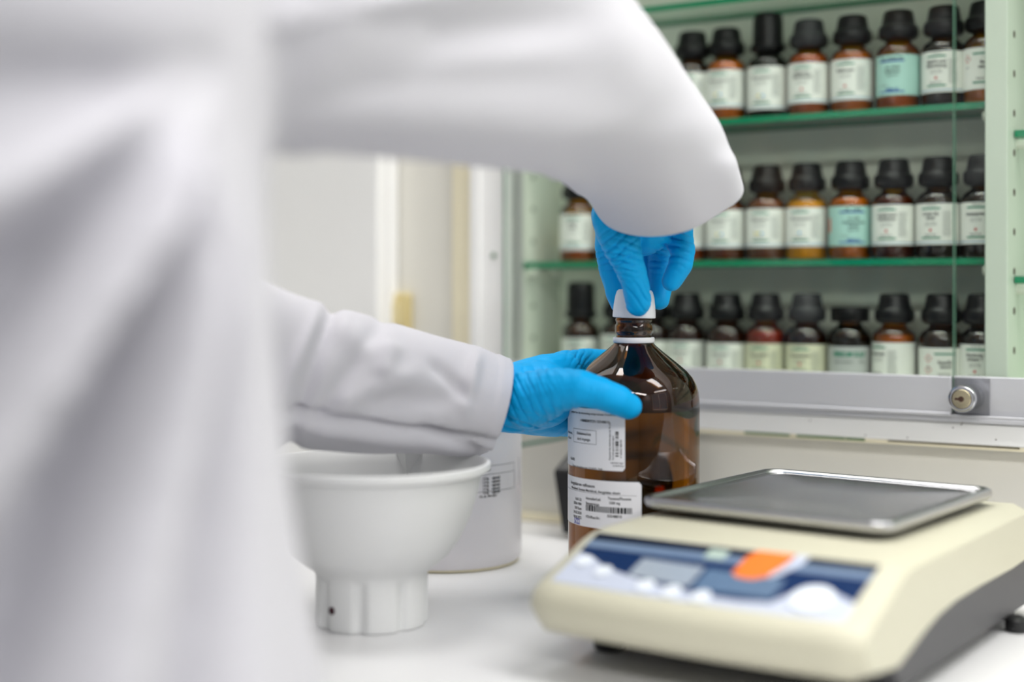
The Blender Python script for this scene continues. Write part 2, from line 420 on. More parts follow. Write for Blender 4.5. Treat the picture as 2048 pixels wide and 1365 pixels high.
for k in range(13):
    z = 0.175 + 0.032 * k
    for (ss, rot) in ((sL, 1), (sd2, 1)):
        for c in (1.207,) if ss == sL else (1.190,):
            X = Matrix.Translation((ss - 0.0003, C(c), z)) @ Matrix.Rotation(PI / 2, 4, 'Y')
            G().lathe([(0.0030, 0), (0.0030, 0.0006)], 12, xf=X).build('peg_hole', M_hole if ss == sd2 else mat('grey_peg_hole', (140, 150, 132), 0.7, noise_amt=0.05), cab)

# ------------------------------------------------------------------ reagent bottles
def amber_thin(name, tint): return thin_glass(name, tint, 1.4, 0.04)
M_ag = amber_thin('small_amber_glass', (0.86, 0.56, 0.08))
M_agd = amber_thin('small_dark_amber_glass', (0.46, 0.24, 0.06))
_cache = {}
BODY = [(0.0150, 0.0), (0.0176, 0.0008), (0.0186, 0.003), (0.0186, 0.0475), (0.0181, 0.0505), (0.0166, 0.0535), (0.0140, 0.0560), (0.0112, 0.0578), (0.0102, 0.0600), (0.0102, 0.0640)]
CAPP = [(0.0115, 0.0605), (0.0150, 0.0618), (0.0163, 0.0640), (0.0166, 0.0660), (0.0166, 0.0705), (0.0158, 0.0728), (0.0146, 0.0735), (0.0142, 0.0745),
        (0.0134, 0.0790), (0.0127, 0.0835), (0.0118, 0.0855), (0.0100, 0.0864), (0.0040, 0.0866)]
CAPT = [(0.0115, 0.0600), (0.0140, 0.0612), (0.0158, 0.0630), (0.0162, 0.0650), (0.0158, 0.0668), (0.0140, 0.0678), (0.0138, 0.0700),
        (0.0136, 0.0880), (0.0130, 0.0935), (0.0118, 0.0958), (0.0090, 0.0968), (0.0030, 0.0970)]
CAPF = [(0.0125, 0.0612), (0.0164, 0.0616), (0.0168, 0.0630), (0.0168, 0.0720), (0.0160, 0.0740), (0.0140, 0.0746), (0.0040, 0.0748)]
def rib(a, z): return 1 + 0.014 * (math.cos(a * 24) > 0)
def cap_mesh(kind):
    g = G()
    if kind == 'tall': g.lathe(CAPT, 40)
    elif kind == 'flat': g.lathe(CAPF, 96, rfun=lambda a, z: 1 + 0.012 * math.cos(a * 32) * (0.0635 < z < 0.073))
    else: g.lathe(CAPP, 72, rfun=lambda a, z: 1 + (0.02 * (math.cos(a * 18) > 0) if 0.063 < z < 0.0715 else 0))
    return g
def bottle(sx, row, label, spec, group, dc=0.0):
    """sx picture column of the axis, row = shelf height"""
    c = 1.217 + dc
    s = s_at(sx, c); p = W(s, c, row + 0.0002)
    yaw = math.atan2(-p.x, p.y)      # label turned towards the aisle
    yaw += math.radians(spec.get('turn', 0))
    t = empty('reagent_bottle', p, yaw, label, 'bottle', group)
    gm = spec.get('glass', M_ag)
    key = ('body', gm.name)
    g = G().lathe(BODY, 40)
    body = g.build('body', gm, t)
    fill = spec.get('fill', 0.047); fc = spec.get('color', (150, 84, 30)); fc = (fc[0], min(255, int(fc[1] * 1.15)), int(fc[2] * 0.45))
    r2 = 0.0172
    prof = [(0.014, 0.0012), (r2 - .0005, 0.002), (r2, 0.004), (r2, min(fill, 0.047))]
    if fill > 0.047: prof += [(0.0166, 0.0505), (0.0150, min(fill, 0.0535))]
    top = prof[-1]
    prof += [(top[0] * 0.5, top[1] + 0.0012), (0.0005, top[1] + 0.0008)]
    G().lathe(prof, 32).build('contents', mat('powder_%d_%d_%d' % fc, fc, 0.8, noise_amt=0.25, nscale=500, bump=0.3, bscale=700), body)
    cap_mesh(spec.get('cap', 'std')).build('cap', spec.get('capm', M_cap), t)
    # label
    z0, z1 = spec.get('lz', (0.0115, 0.0462)); rl = 0.01885
    L = spec.get('paper', M_label)
    g = G(); wrap_rect(g, rl, -0.0300, 0.0305, z0, z1, 0, n=24)
    lab = g.build('label', L, t)
    bar = spec.get('bar', M_green); rp = rl + 0.00012; rp2 = rl + 0.0002
    mats = [bar, M_ink, M_gink, spec.get('bar2', M_lblue), M_red, M_yel, M_cyan, M_blue, M_orange, M_gbox, M_label]
    g = G(); st_ = spec.get('style', 'a'); X0 = spec.get('x0', -0.0150); X1 = X0 + 0.0165; xc = (X0 + X1) / 2
    if st_ == 'a':
        wrap_rect(g, rp, X0, X1, z1 - 0.0050, z1 - 0.0036, 0)
        wrap_rect(g, rp, X0, X1, z0 + 0.0050, z0 + 0.0064, 0)
        wrap_rect(g, rp, -0.026, 0.022, z0 + 0.0018, z0 + 0.0024, 3)
        lines = spec['lines']; z = z1 - 0.0100
        if len(lines) == 1: z -= 0.001
        for ln in lines:
            wrap_text(g, ln, 0.0039, rp2, xc, z, 1, 'c', min(0.86, 11.2 / max(7, len(ln)))); z -= 0.0035
        wrap_text(g, spec.get('small', 'reinst zur Analyse'), 0.0014, rp2, xc, z + 0.0002, 2, 'c')
        wrap_text(g, 'Reag. Ph. Eur. / ISO', 0.0013, rp2, xc, z - 0.0015, 2, 'c')
        for q, (dx, mi) in enumerate(spec.get('dots', ((0, 4),))):
            v = [(rp2 * math.sin((xc + dx + 0.0012 * math.cos(2 * PI * k / 10)) / rp2), -rp2 * math.cos((xc + dx + 0.0012 * math.cos(2 * PI * k / 10)) / rp2), z0 + 0.0122 + 0.0012 * math.sin(2 * PI * k / 10)) for k in range(10)]
            g.add(v, [tuple(range(10))], mi)
        wrap_text(g, 'Reag. Ph. Eur.', 0.0019, rp2, xc, z0 + 0.0078, 1, 'c')
        wrap_text(g, spec.get('num', '1.07398.0100'), 0.0017, rp2, X0 + 0.004, z1 - 0.0024, 2)
        if X0 < -0.012:
            for k in range(14):
                wrap_rect(g, rp, X1 + 0.002, X1 + 0.0105 - 0.002 * rr.random(), z1 - 0.0075 - 0.0015 * k, z1 - 0.0071 - 0.0015 * k, 2, n=3)
    elif st_ == 'm':
        wrap_rect(g, rp, X0 - 0.003, X1 + 0.0035, z1 - 0.0060, z1 - 0.0047, 7)
        wrap_rect(g, rp, X0 - 0.003, X1 + 0.0035, z0 + 0.0026, z0 + 0.0038, 7)
        wrap_text(g, spec['num'], 0.0027, rp2, xc + 0.001, z1 - 0.0040, 1, 'c')
        z = z1 - 0.0118
        for ln in spec['lines']:
            wrap_text(g, ln, 0.0030, rp2, xc + 0.0015, z, 1, 'c', 0.85); z -= 0.0034
        wrap_text(g, 'Reag. Ph. Eur.', 0.0019, rp2, xc + 0.0015, z + 0.0004, 1, 'c')
        wrap_text(g, 'MERCK', 0.0032, rp2, xc + 0.0015, z0 + 0.0040, 7, 'c', 1.1)
        wrap_text(g, 'zur Analyse', 0.0015, rp2, X0 - 0.002, z0 + 0.0082, 2)
        if spec.get('hazard_o'): wrap_rect(g, rp, -0.0240, -0.0205, z0 + 0.012, z1 - 0.010, 8)
    elif st_ == 'h':           # label with hazard diamonds on its left
        wrap_rect(g, rp, X0, X1 + 0.001, z1 - 0.0058, z1 - 0.0044, 0)
        wrap_rect(g, rp, X0, X1 + 0.001, z0 + 0.0050, z0 + 0.0064, 0)
        z = z1 - 0.0135
        for ln in spec['lines']:
            wrap_text(g, ln, 0.0039, rp2, xc + 0.001, z, 1, 'c', 0.85); z -= 0.0036
        wrap_text(g, 'Reag. Ph. Eur.', 0.0019, rp2, xc, z0 + 0.0085, 1, 'c')
        for zz in ((z1 - 0.009, z1 - 0.0185) if spec.get('two') else (z1 - 0.009,)):
            for rd, mi, rad in ((0.0036, 4, rp), (0.0028, 10, rp + 0.00005)):
                xm = X0 - 0.0055
                v = [(rad * math.sin((xm + dx) / rad), -rad * math.cos((xm + dx) / rad), zz + dz) for dx, dz in ((-rd, 0), (0, -rd), (rd, 0), (0, rd))]
                g.add(v, [(0, 1, 2, 3)], mi)
            wrap_text(g, '!', 0.0036, rp2, X0 - 0.0055, zz - 0.0013, 1, 'c', 1.4)
        wrap_text(g, 'Gefahr', 0.0014, rp2, X0 - 0.0075, z1 - 0.0165, 1)
    elif st_ == 'g':           # green-lettered grey label
        wrap_text(g, spec['lines'][0], 0.0060, rp2, -0.001, z1 - 0.0085, 0, 'c', 0.8)
        wrap_text(g, spec['lines'][0], 0.0060, rp2, -0.0009, z1 - 0.0088, 0, 'c', 0.8)
        wrap_text(g, spec['lines'][1], 0.0026, rp2, -0.014, z1 - 0.0140, 2)
        wrap_text(g, '50 g', 0.0030, rp2, 0.008, z1 - 0.0140, 2)
    g.build('print', mats, lab, smooth=False)
    if spec.get('sign'): pass
    return t
GT, GM, GL = 'reagent bottles on the top shelf', 'reagent bottles on the middle shelf', 'reagent bottles on the cabinet floor'
yb = ((-0.002, 5), (0.002, 6)); red = ((0.0, 4),)
rows = [
 # top shelf
 (1385, Z2, GT, 'amber bottle half hidden by the sleeve, leftmost on the top shelf', dict(lines=['Bismut(III)-', 'nitrat'], dots=yb, glass=M_agd, color=(90, 50, 26))),
 (1453, Z2, GT, 'amber bottle with orange powder and yellow and blue dots, top shelf', dict(lines=['Benzoesaeure'], dots=yb, color=(255, 165, 60), fill=0.0535, x0=-0.0165)),
 (1536, Z2, GT, 'greyish bottle with the tall straight black cap, top shelf', dict(lines=['Bariumchlorid'], dots=yb, glass=thin_glass('smoked_glass', (0.3, 0.28, 0.27), 1.1, 0.03), color=(60, 58, 58), cap='tall', lz=(0.0075, 0.0462))),
 (1618, Z2, GT, 'amber bottle with brown contents and two-line name, right of the tall capped one', dict(lines=['Blei(II)-nitrat', '(Bleiverbindung)'], color=(215, 120, 60), fill=0.0535, capm=M_capd, lz=(0.0105, 0.0462))),
 (1705, Z2, GT, 'amber bottle labelled lead acetate, red dot, left of the teal label', dict(lines=['Blei(II)-acetat'], color=(235, 150, 50), fill=0.052, bar2=M_lblue, lz=(0.0105, 0.0462))),
 (1797, Z2, GT, 'amber bottle with teal label and blue lines, top shelf', dict(style='m', paper=M_label_t, num='50g  A720020 207', lines=['Art. 100186', 'Blei(II)-nitrat'], color=(225, 130, 40), fill=0.046)),
 (1888, Z2, GT, 'amber bottle with bold lead oxide label behind the glass door edge', dict(lines=['Blei(IV)-oxid', '(Bleiverbindung)'], color=(40, 26, 30), fill=0.049, glass=M_agd, turn=0)),
 (1972, Z2, GT, 'bottle with hazard diamond, cut off by the divider, top shelf', dict(style='h', lines=['Bor-', 'saeure'], color=(236, 160, 110), fill=0.044, x0=-0.011)),
 # middle shelf
 (1158, Z1, GM, 'amber bottle left of the gloved hand, first on the middle shelf', dict(lines=['Calcium-', 'sulfat'], dots=(), color=(230, 140, 40), glass=M_ag, fill=0.02)),
 (1234, Z1, GM, 'amber bottle mostly behind the blue glove, middle shelf', dict(lines=['Calcium-', 'oxid'], color=(200, 100, 40), glass=M_ag, fill=0.02)),
 (1310, Z1, GM, 'amber bottle hidden behind the gloved fingers, middle shelf', dict(lines=['Calcium-', 'citrat'], color=(200, 100, 40), fill=0.03)),
 (1376, Z1, GM, 'amber bottle peeping out right of the gloved fingers, middle shelf', dict(lines=['Chinolin'], color=(225, 110, 50), fill=0.03)),
 (1453, Z1, GM, 'amber bottle under the cuff tip with yellow and blue dots, middle shelf', dict(lines=['Chloramin T'], dots=yb, color=(150, 84, 40), fill=0.05)),
 (1534, Z1, GM, 'amber bottle with brown powder and three small dots, middle shelf', dict(lines=['Chloramin T'], dots=((-0.004, 5), (-0.001, 5), (0.002, 6)), color=(150, 95, 45), fill=0.0535)),
 (1614, Z1, GM, 'bottle filled with bright yellow powder, middle shelf', dict(lines=['Chromtrioxid'], dots=((0, 6),), glass=thin_glass('pale_amber_glass', (0.98, 0.80, 0.18), 0.8, 0.03), color=(255, 178, 60), fill=0.0515)),
 (1701, Z1, GM, 'amber bottle with teal label, blue lines and orange mark, middle shelf', dict(style='m', hazard_o=1, paper=M_label_t, num='25g   A 5024', lines=['Art. 2495', 'Chininhydrochlorid', 'Dihydrat'], color=(255, 170, 40), fill=0.0525, x0=-0.0070)),
 (1788, Z1, GM, 'dark purple-brown bottle with two-line cobalt chloride label', dict(lines=['Cobalt(II)-chlorid', 'Hexahydrat'], color=(96, 30, 48), fill=0.0525)),
 (1877, Z1, GM, 'very dark bottle with bold cobalt nitrate label at the glass door edge', dict(lines=['Cobalt (II)-', 'nitrat'], color=(56, 26, 20), fill=0.046, glass=M_agd)),
 (1968, Z1, GM, 'greyish bottle cut off by the divider, middle shelf', dict(lines=['Diethylphthal'], color=(70, 60, 64), fill=0.05, glass=M_agd, capm=M_capd, x0=-0.0150)),
 # cabinet floor
 (1162, Z0, GL, 'bottle with the tall straight cap, first on the cabinet floor', dict(lines=['Eisen(II)-', 'sulfat'], dots=(), color=(90, 50, 30), cap='tall', glass=M_agd, lz=(0.014, 0.0420))),
 (1241, Z0, GL, 'amber bottle directly behind the white screw cap, cabinet floor', dict(lines=['Eisenchlorid'], color=(90, 50, 30), glass=M_agd)),
 (1305, Z0, GL, 'amber bottle just right of the amber bottle neck, cabinet floor', dict(lines=['Essigsaeure'], color=(90, 40, 30), glass=M_agd, lz=(0.0115, 0.0410))),
 (1374, Z0, GL, 'amber bottle with pale green label above the bottle shoulder, cabinet floor', dict(lines=['Ethylacetat'], color=(120, 60, 30), glass=M_agd, lz=(0.0115, 0.0415))),
 (1454, Z0, GL, 'brown bottle with faded green bar, left of the red powder, cabinet floor', dict(lines=['Ethanolamin'], color=(140, 80, 40), glass=M_agd, lz=(0.0115, 0.0405))),
 (1532, Z0, GL, 'bottle with red powder and cream label, cabinet floor', dict(lines=['Eosin gelblich'], color=(200, 60, 50), fill=0.051, paper=M_label_c, lz=(0.0115, 0.0410))),
 (1614, Z0, GL, 'bottle with cream label and long green bar, left of the short flat-capped one', dict(lines=['Fluoresceinnatrium'], color=(110, 60, 30), paper=M_label_c, glass=M_agd, capm=M_capd, lz=(0.0115, 0.0412))),
 (1700, Z0, GL, 'short bottle with flat ribbed cap and grey label in green letters', dict(style='g', lines=['FERRUM SULF', 'Eisen, reduziert'], paper=M_label_g, color=(26, 18, 16), cap='flat', glass=M_agd, lz=(0.0100, 0.0402))),
 (1789, Z0, GL, 'amber bottle with sulfate label and yellowish contents, right of the short one', dict(lines=['Eisen(III)-sulfat'], color=(236, 150, 40), fill=0.0495, dots=(), x0=-0.0245, lz=(0.0100, 0.0445))),
 (1883, Z0, GL, 'amber bottle with red hazard diamonds and iron chloride label', dict(style='h', two=1, lines=['Eisen(III)-', 'chlorid'], color=(70, 40, 30), fill=0.040, glass=M_agd, x0=-0.0060, lz=(0.0100, 0.0410))),
 (1966, Z0, GL, 'bottle cut off by the divider beside the lock, cabinet floor', dict(lines=['Eriochrom-', 'schwarz T'], color=(60, 40, 30), glass=M_agd, lz=(0.0100, 0.0445))),
]
for (x, z, gr, lb, sp) in rows: bottle(x, z, lb, sp, gr, dc=rr.uniform(-0.001, 0.0015))

# ------------------------------------------------------------------ things left of the cabinet
cf = 1.135; se = s_at(756, cf)
t = empty('tall_cupboard', W(se - 0.3, 1.15, 0), -WA, 'tall plain white cupboard standing on the bench, far left', 'cupboard')
G().box(-0.3, 0.3, cf - 1.15 + 0.018, CB - 1.15 - 0.002, 0, 0.75).build('carcass', M_cab, t, bevel=0.002)
G().box(-0.3, 0.299, cf - 1.15, cf - 1.15 + 0.017, 0.003, 0.748).build('door', M_cab, t, bevel=0.002)
sw = s_at(797, 1.165); Yw = -sa * sw + ca * 1.165
zw = HC - (628 - HY) / F * Yw
t = empty('wall_switch', W(sw, CB, zw), -WA, 'small beige switch on the wall between cupboard and cabinet', 'switch')
G().box(-0.014, 0.014, -0.010, 0, -0.021, 0.021).build('plate', mat('beige_plastic', (206, 190, 138), 0.5, noise_amt=0.03), t, bevel=0.003)
G().box(-0.008, 0.008, -0.013, -0.010, -0.012, 0.012).build('rocker', mat('light_beige_plastic', (214, 200, 152), 0.45, noise_amt=0.03), t, bevel=0.001)

# ------------------------------------------------------------------ black box and cable by the wall
p0 = at(1122, 1050, 1.305); p0.z = CZ
t = empty('label_printer', (at(1122, 0, 1.30).x + 0.058, 1.285, CZ), math.radians(-14), 'black device with an orange-red spot behind the amber bottle', 'device')
g = G()
v = [(-0.052, -0.03, 0.006), (0.052, -0.03, 0.006), (0.052, 0.03, 0.006), (-0.052, 0.03, 0.006),
     (-0.060, -0.032, 0.062), (0.060, -0.032, 0.062), (0.060, 0.032, 0.062), (-0.060, 0.032, 0.062),
     (-0.048, -0.018, 0.078), (0.048, -0.018, 0.078), (0.048, 0.028, 0.078), (-0.048, 0.028, 0.078)]
f = [(0, 3, 2, 1), (0, 1, 5, 4), (1, 2, 6, 5), (2, 3, 7, 6), (3, 0, 4, 7), (4, 5, 9, 8), (5, 6, 10, 9), (6, 7, 11, 10), (7, 4, 8, 11), (8, 9, 10, 11)]
g.add(v, f).build('housing', M_black, t, bevel=0.002)
for x in (-0.04, 0.04):
    for y in (-0.02, 0.02): G().lathe([(0.006, 0), (0.006, 0.0065)], 12, xf=Matrix.Translation((x, y, 0))).build('foot', M_base, t)
G().box(-0.035, -0.018, -0.0335, -0.031, 0.046, 0.056).build('button', mat('orange_red_button', (230, 70, 30), 0.4, noise_amt=0.03), t, bevel=0.001)
pts = [cr([tuple(at(880, 915, 1.30)), tuple(at(980, 902, 1.32)), tuple(at(1045, 890, 1.32)), tuple(at(1100, 881, 1.32)), tuple(at(1160, 872, 1.31)), tuple(at(1190, 885, 1.305))], k / 6) for k in range(31)]
tag(G().tube(pts, 0.0016, 8).build('cable', M_cable), 'thin dark green cable running to the black device', 'cable')

# ------------------------------------------------------------------ white tub
tub = empty('plastic_tub', (at(892, 0, 1.182).x, 1.182, CZ), 0, 'large white cylindrical tub with printed label, behind the white cup', 'tub')
G().lathe([(0.050, 0.0012), (0.0585, 0.0012), (0.0612, 0.0035), (0.0626, 0.0075), (0.0628, 0.012), (0.0628, 0.120), (0.0610, 0.124)], 72).build('body', M_tub, tub)
G().lathe([(0.0500, 0), (0.0590, 0), (0.0605, 0.0016), (0.0600, 0.0024)], 72).build('base_rim', M_tubrim, tub)
G().lathe([(0.0632, 0.112), (0.0645, 0.114), (0.0645, 0.126), (0.0630, 0.1285), (0.0600, 0.129)], 72).build('lid', M_tub, tub)
g = G(); rt = 0.06295; th = lambda x: rt * math.asin(max(-.999, min(.999, (x - 892) / 152)))
zt = lambda y: HC - (y - HY) / F * 1.150
def fr_rect(x0, x1, z0, z1, wl=0.0003, mi=0):
    wrap_rect(g, rt, x0, x1, z0, z0 + wl, mi); wrap_rect(g, rt, x0, x1, z1 - wl, z1, mi)
    wrap_rect(g, rt, x0, x0 + wl, z0, z1, mi, n=2); wrap_rect(g, rt, x1 - wl, x1, z0, z1, mi, n=2)
xa, xb = th(930), th(1029)
fr_rect(xa, xb, zt(977), zt(926)); wrap_rect(g, rt, xa, xb, zt(943.2), zt(942.5), 0)
for k in range(5):
    z = zt(953 + 7.0 * k)
    wrap_text(g, 'adgestellt', 0.0030, rt, th(986), z, 0, 'l', 0.75)
    wrap_text(g, '1,%d kg' % (k + 2), 0.0030, rt, th(968), z, 0, 'l', 0.8)
wrap_text(g, 'Ch.-B. 094 2021', 0.0026, rt, th(962), zt(988), 0, 'l')
wrap_text(g, 'Ausgangsstoff', 0.0022, rt, th(958), zt(936), 0, 'l')
wrap_text(g, 'Vor Gebrauch schuetteln', 0.0022, rt, th(1038.5), zt(975), 0, 'l', 1, True)
g.build('print', M_ink, tub, smooth=False)

# ------------------------------------------------------------------ white plastic cup (foreground)
cup = empty('plastic_cup', (at(744, 0, 0.962).x, 0.962, CZ), 0, 'white plastic cup with flared bowl on a ribbed foot, near the coat', 'cup')
RR = [(0.0352, 0.0), (0.0372, 0.0006), (0.0378, 0.003), (0.0376, 0.030), (0.0378, 0.0345), (0.0398, 0.0375), (0.0450, 0.0410), (0.0530, 0.048), (0.0600, 0.0580), (0.0665, 0.0720),
      (0.0712, 0.0870), (0.0745, 0.1010), (0.0772, 0.1020), (0.0800, 0.1035), (0.0806, 0.1060), (0.0800, 0.1085), (0.0785, 0.1090), (0.0765, 0.1078), (0.0735, 0.0985),
      (0.0695, 0.0860), (0.0645, 0.0720), (0.0580, 0.0590), (0.0500, 0.0500), (0.0400, 0.0440), (0.02, 0.0425), (0.0005, 0.042)]
def cupf(a, z):
    if z < 0.034:
        return 1 - 0.10 * max(0, math.cos(a * 8 + 0.9)) ** 3 * min(1, (0.036 - z) / 0.006)
    return 1
G().lathe(RR, 144, cap=False, rfun=cupf).build('bowl', M_cup, cup)
G().lathe([(0.0005, 0.0005), (0.0340, 0.0005), (0.0340, 0.0015), (0.0005, 0.0015)], 48, cap=False).build('bottom', M_cup, cup)
# pouring notch: V rib inside
g = G()
a0 = math.radians(74); 
def cp(a, r, z): return (r * math.cos(a), r * math.sin(a), z)
v = [cp(a0 - 0.13, 0.0757, 0.1078), cp(a0 + 0.15, 0.0757, 0.1078), cp(a0 + 0.02, 0.0745, 0.080), cp(a0 + 0.00, 0.0640, 0.1078)]
g.add(v, [(0, 1, 3), (0, 3, 2), (3, 1, 2), (0, 2, 1)]); g.build('notch', M_cup, cup, smooth=False)
hp_ = Vector(((674 - 744) / F * 0.935, -math.sqrt(0.0372 ** 2 - ((674 - 744) / F * .935) ** 2), HC - (1223 - HY) / F * 0.932))
n_ = Vector((hp_.x, hp_.y, 0)).normalized()
X = Matrix.Translation(hp_ - n_ * 0.0004) @ n_.to_track_quat('Z', 'Y').to_matrix().to_4x4()
G().lathe([(0.0026, 0), (0.0026, 0.0014)], 16, xf=X).build("hole", mat('dark_purple_brown_hole', (58, 22, 34), 0.7, noise_amt=0.05), cup)

# ------------------------------------------------------------------ big amber bottle
BX, BY = at(1267.5, 0, 1.035).x, 1.035
bot = empty('amber_bottle', (BX, BY, CZ), 0, 'large amber glass bottle with two white labels, held by the left glove', 'bottle')
prof = [(0.0380, 0.0018), (0.0405, 0.0), (0.0450, 0.0006), (0.0471, 0.003), (0.0477, 0.008), (0.0477, 0.1400), (0.0475, 0.1455), (0.0468, 0.1510), (0.0452, 0.1560), (0.0425, 0.1610), (0.0385, 0.1655),
        (0.0330, 0.1702), (0.0270, 0.1750), (0.0210, 0.1798), (0.0165, 0.1836), (0.0140, 0.1862), (0.0131, 0.1885), (0.0128, 0.1910), (0.0128, 0.1925), (0.0136, 0.1935), (0.0137, 0.1955), (0.0137, 0.1985), (0.0127, 0.2000), (0.0126, 0.2012), (0.0133, 0.2022), (0.0133, 0.2034), (0.0126, 0.2046), (0.0126, 0.2065), (0.0132, 0.2080), (0.0131, 0.2110), (0.0123, 0.2120), (0.0105, 0.2120)]
inner = [(0.0103, 0.2105), (0.0103, 0.1900), (0.0112, 0.1868), (0.0140, 0.1832), (0.0186, 0.1790), (0.0245, 0.1740), (0.0305, 0.1692), (0.0362, 0.1646), (0.0402, 0.1602), (0.0430, 0.1555), (0.0446, 0.1508), (0.0452, 0.1450), (0.0453, 0.1405), (0.0446, 0.1388)]
full = prof + inner
g = G().lathe(full, 96, cap=False)
n = 96; L0 = len(full) - 1
g.f.append(tuple(range(n - 1, -1, -1))); g.m.append(0)                 # underside
g.f.append(tuple(L0 * n + k for k in range(n))); g.m.append(0)        # level of the contents
g.build('body', M_amber, bot)
G().lathe([(0.0134, 0.1838 + .0022), (0.0146, 0.1862), (0.0151, 0.1868), (0.0151, 0.1892), (0.0147, 0.1902), (0.0138, 0.1900), (0.0134, 0.1862)], 64, cap=False).build('tamper_ring', M_wcap, bot)
# screw cap, lifted a little
M0 = Matrix.Translation((0.0002, 0, 0.2043)) @ Matrix.Rotation(math.radians(1.8), 4, 'Y')
cg = G().lathe([(0.0136, 0.0012), (0.0150, 0.0), (0.0156, 0.0004), (0.0154, 0.003), (0.0149, 0.009), (0.0141, 0.0150), (0.0131, 0.0190), (0.0118, 0.0203), (0.006, 0.0206), (0.0004, 0.0206)], 160, cap=False, rfun=lambda a, z: 1 + (0.010 * (math.cos(a * 40) > 0) if 0.002 < z < 0.017 else 0), xf=M0)
cg.lathe([(0.0136, 0.0012), (0.0134, 0.004), (0.0132, 0.0150), (0.0004, 0.0150)], 160, cap=False, xf=M0)
wc = cg.build('cap', M_wcap, bot)
# labels
rl = 0.0480
tx = lambda x: rl * math.asin(max(-.999, min(.999, (x - 1267.5) / 131)))
def zf(x, y):                      # height on the front surface
    th_ = math.asin(max(-.999, min(.999, (x - 1267.5) / 131))); return HC - (y - HY) / F * (BY - rl * math.cos(th_))
g = G(); z1a, z1b = 0.0985, 0.1410
wrap_rect(g, rl, -0.105, tx(1240), z1a, z1b, 0, n=60, corner=0.0022); l1 = g.build('label', M_blab, bot); l1['label'] = 'upper white label with a barcode'
rp = rl + 0.00012
g = G()
def fr(x0, x1, z0, z1, wl=0.00025, mi=0):
    wrap_rect(g, rp, x0, x1, z0, z0 + wl, mi); wrap_rect(g, rp, x0, x1, z1 - wl, z1, mi)
    wrap_rect(g, rp, x0, x0 + wl, z0, z1, mi, n=2); wrap_rect(g, rp, x1 - wl, x1, z0, z1, mi, n=2)
wrap_text(g, 'geeignet fuer die Anwendung entsprechend Vorschrift', 0.0021, rp, tx(1222), 0.1368, 0, 'r', 0.95)
wrap_text(g, '14/2022    PZN 03548810', 0.0025, rp, tx(1211), 0.1315, 0, 'r', 1.0)
wrap_text(g, 'VAR 802', 0.0025, rp, tx(1178), 0.1315, 0, 'r', 1.0)
fr(tx(1146), tx(1187), zf(1167, 888), zf(1167, 860))
xm = (tx(1146) + tx(1187)) / 2
wrap_text(g, 'Oxidationsschutz', 0.0027, rp, xm, zf(1167, 871), 0, 'c', 0.82)
wrap_text(g, 'durch Argongas', 0.0027, rp, xm, zf(1167, 882), 0, 'c', 0.82)
wrap_text(g, 'Mandeloel,', 0.0025, rp, tx(1144), zf(1142, 868), 0, 'r')
wrap_text(g, 'raffiniert', 0.0025, rp, tx(1142), zf(1142, 879), 0, 'r')
wrap_text(g, '06.802', 0.0028, rp, tx(1148), zf(1146, 921), 0, 'r')
wrap_text(g, 'Oleum Amygdalae rum. D-24575, TNF', 0.0020, rp, tx(1198), zf(1167, 938), 0, 'r')
wrap_text(g, 'Entspricht den Anforderungen der Ph. Eur.', 0.0017, rp, tx(1213), zf(1213, 921), 0, 'l', 0.9, True)
wrap_text(g, 'Vor Licht geschuetzt lagern', 0.0017, rp, tx(1219), zf(1219, 921), 0, 'l', 0.9, True)
rb = random.Random(5); z = zf(1226, 914)
while z < zf(1226, 866):
    h_ = rb.choice((0.0003, 0.0006, 0.0009, 0.0014)); wrap_rect(g, rp, tx(1222), tx(1228), z, z + h_, 0, n=2); z += h_ + rb.choice((0.0003, 0.0006, 0.0009))
wrap_text(g, '4 150035 488109', 0.0018, rp, tx(1234), zf(1234, 917), 0, 'l', 1.0, True)
wrap_text(g, 'Apotheke Lager', 0.0014, rp, tx(1237), zf(1225, 928), 0, 'r')
wrap_text(g, 'D-24739 Kiel', 0.0014, rp, tx(1237), zf(1225, 934), 0, 'r')
g.build('print', M_ink, l1, smooth=False)
g = G(); wrap_rect(g, rl, -0.105, tx(1271), 0.0575, 0.0912, 0, n=60, corner=0.0020); l2 = g.build('label', M_blab, bot); l2['label'] = 'lower white label with a wide barcode'
g = G()
wrap_text(g, 'Amygdalarum raffinatum', 0.0031, rp, tx(1184), zf(1167, 974), 0, 'r', 0.95)
wrap_text(g, 'Mandeloel, Suesses Mandeloel, Amygdalae oleum', 0.0025, rp, tx(1231), zf(1205, 988), 0, 'r', 0.95)
wrap_rect(g, rp, -0.09, tx(1262), zf(1220, 991.5), zf(1220, 991), 0)
for k, s_ in enumerate(('16.01.22', '5024-1984', '500 Kum', '24.02.2020', '04.06.2022')):
    wrap_text(g, s_, 0.0027, rp, tx(1160), zf(1150, 1000 + 9 * k), 0, 'r', 0.9)
wrap_text(g, '5/22', 0.0055, rp, tx(1157), zf(1150, 1047), 1, 'r', 0.8)
wrap_text(g, 'Hersteller/Lief.', 0.0026, rp, tx(1168), zf(1180, 1001), 0, 'l', 0.85)
wrap_text(g, 'Tausana/Phoenix', 0.0026, rp, tx(1208), zf(1230, 1001), 0, 'l', 0.95)
wrap_text(g, 'Bezugsmenge', 0.0026, rp, tx(1168), zf(1180, 1011), 0, 'l', 0.85)
wrap_text(g, '1000 mg', 0.0026, rp, tx(1210), zf(1230, 1010), 0, 'l', 0.9)
wrap_text(g, 'PZN/Best.Nr.:', 0.0026, rp, tx(1168), zf(1180, 1038), 0, 'l', 0.85)
wrap_text(g, '03548810', 0.0028, rp, tx(1207), zf(1230, 1037), 0, 'l', 0.95)
x = tx(1168)
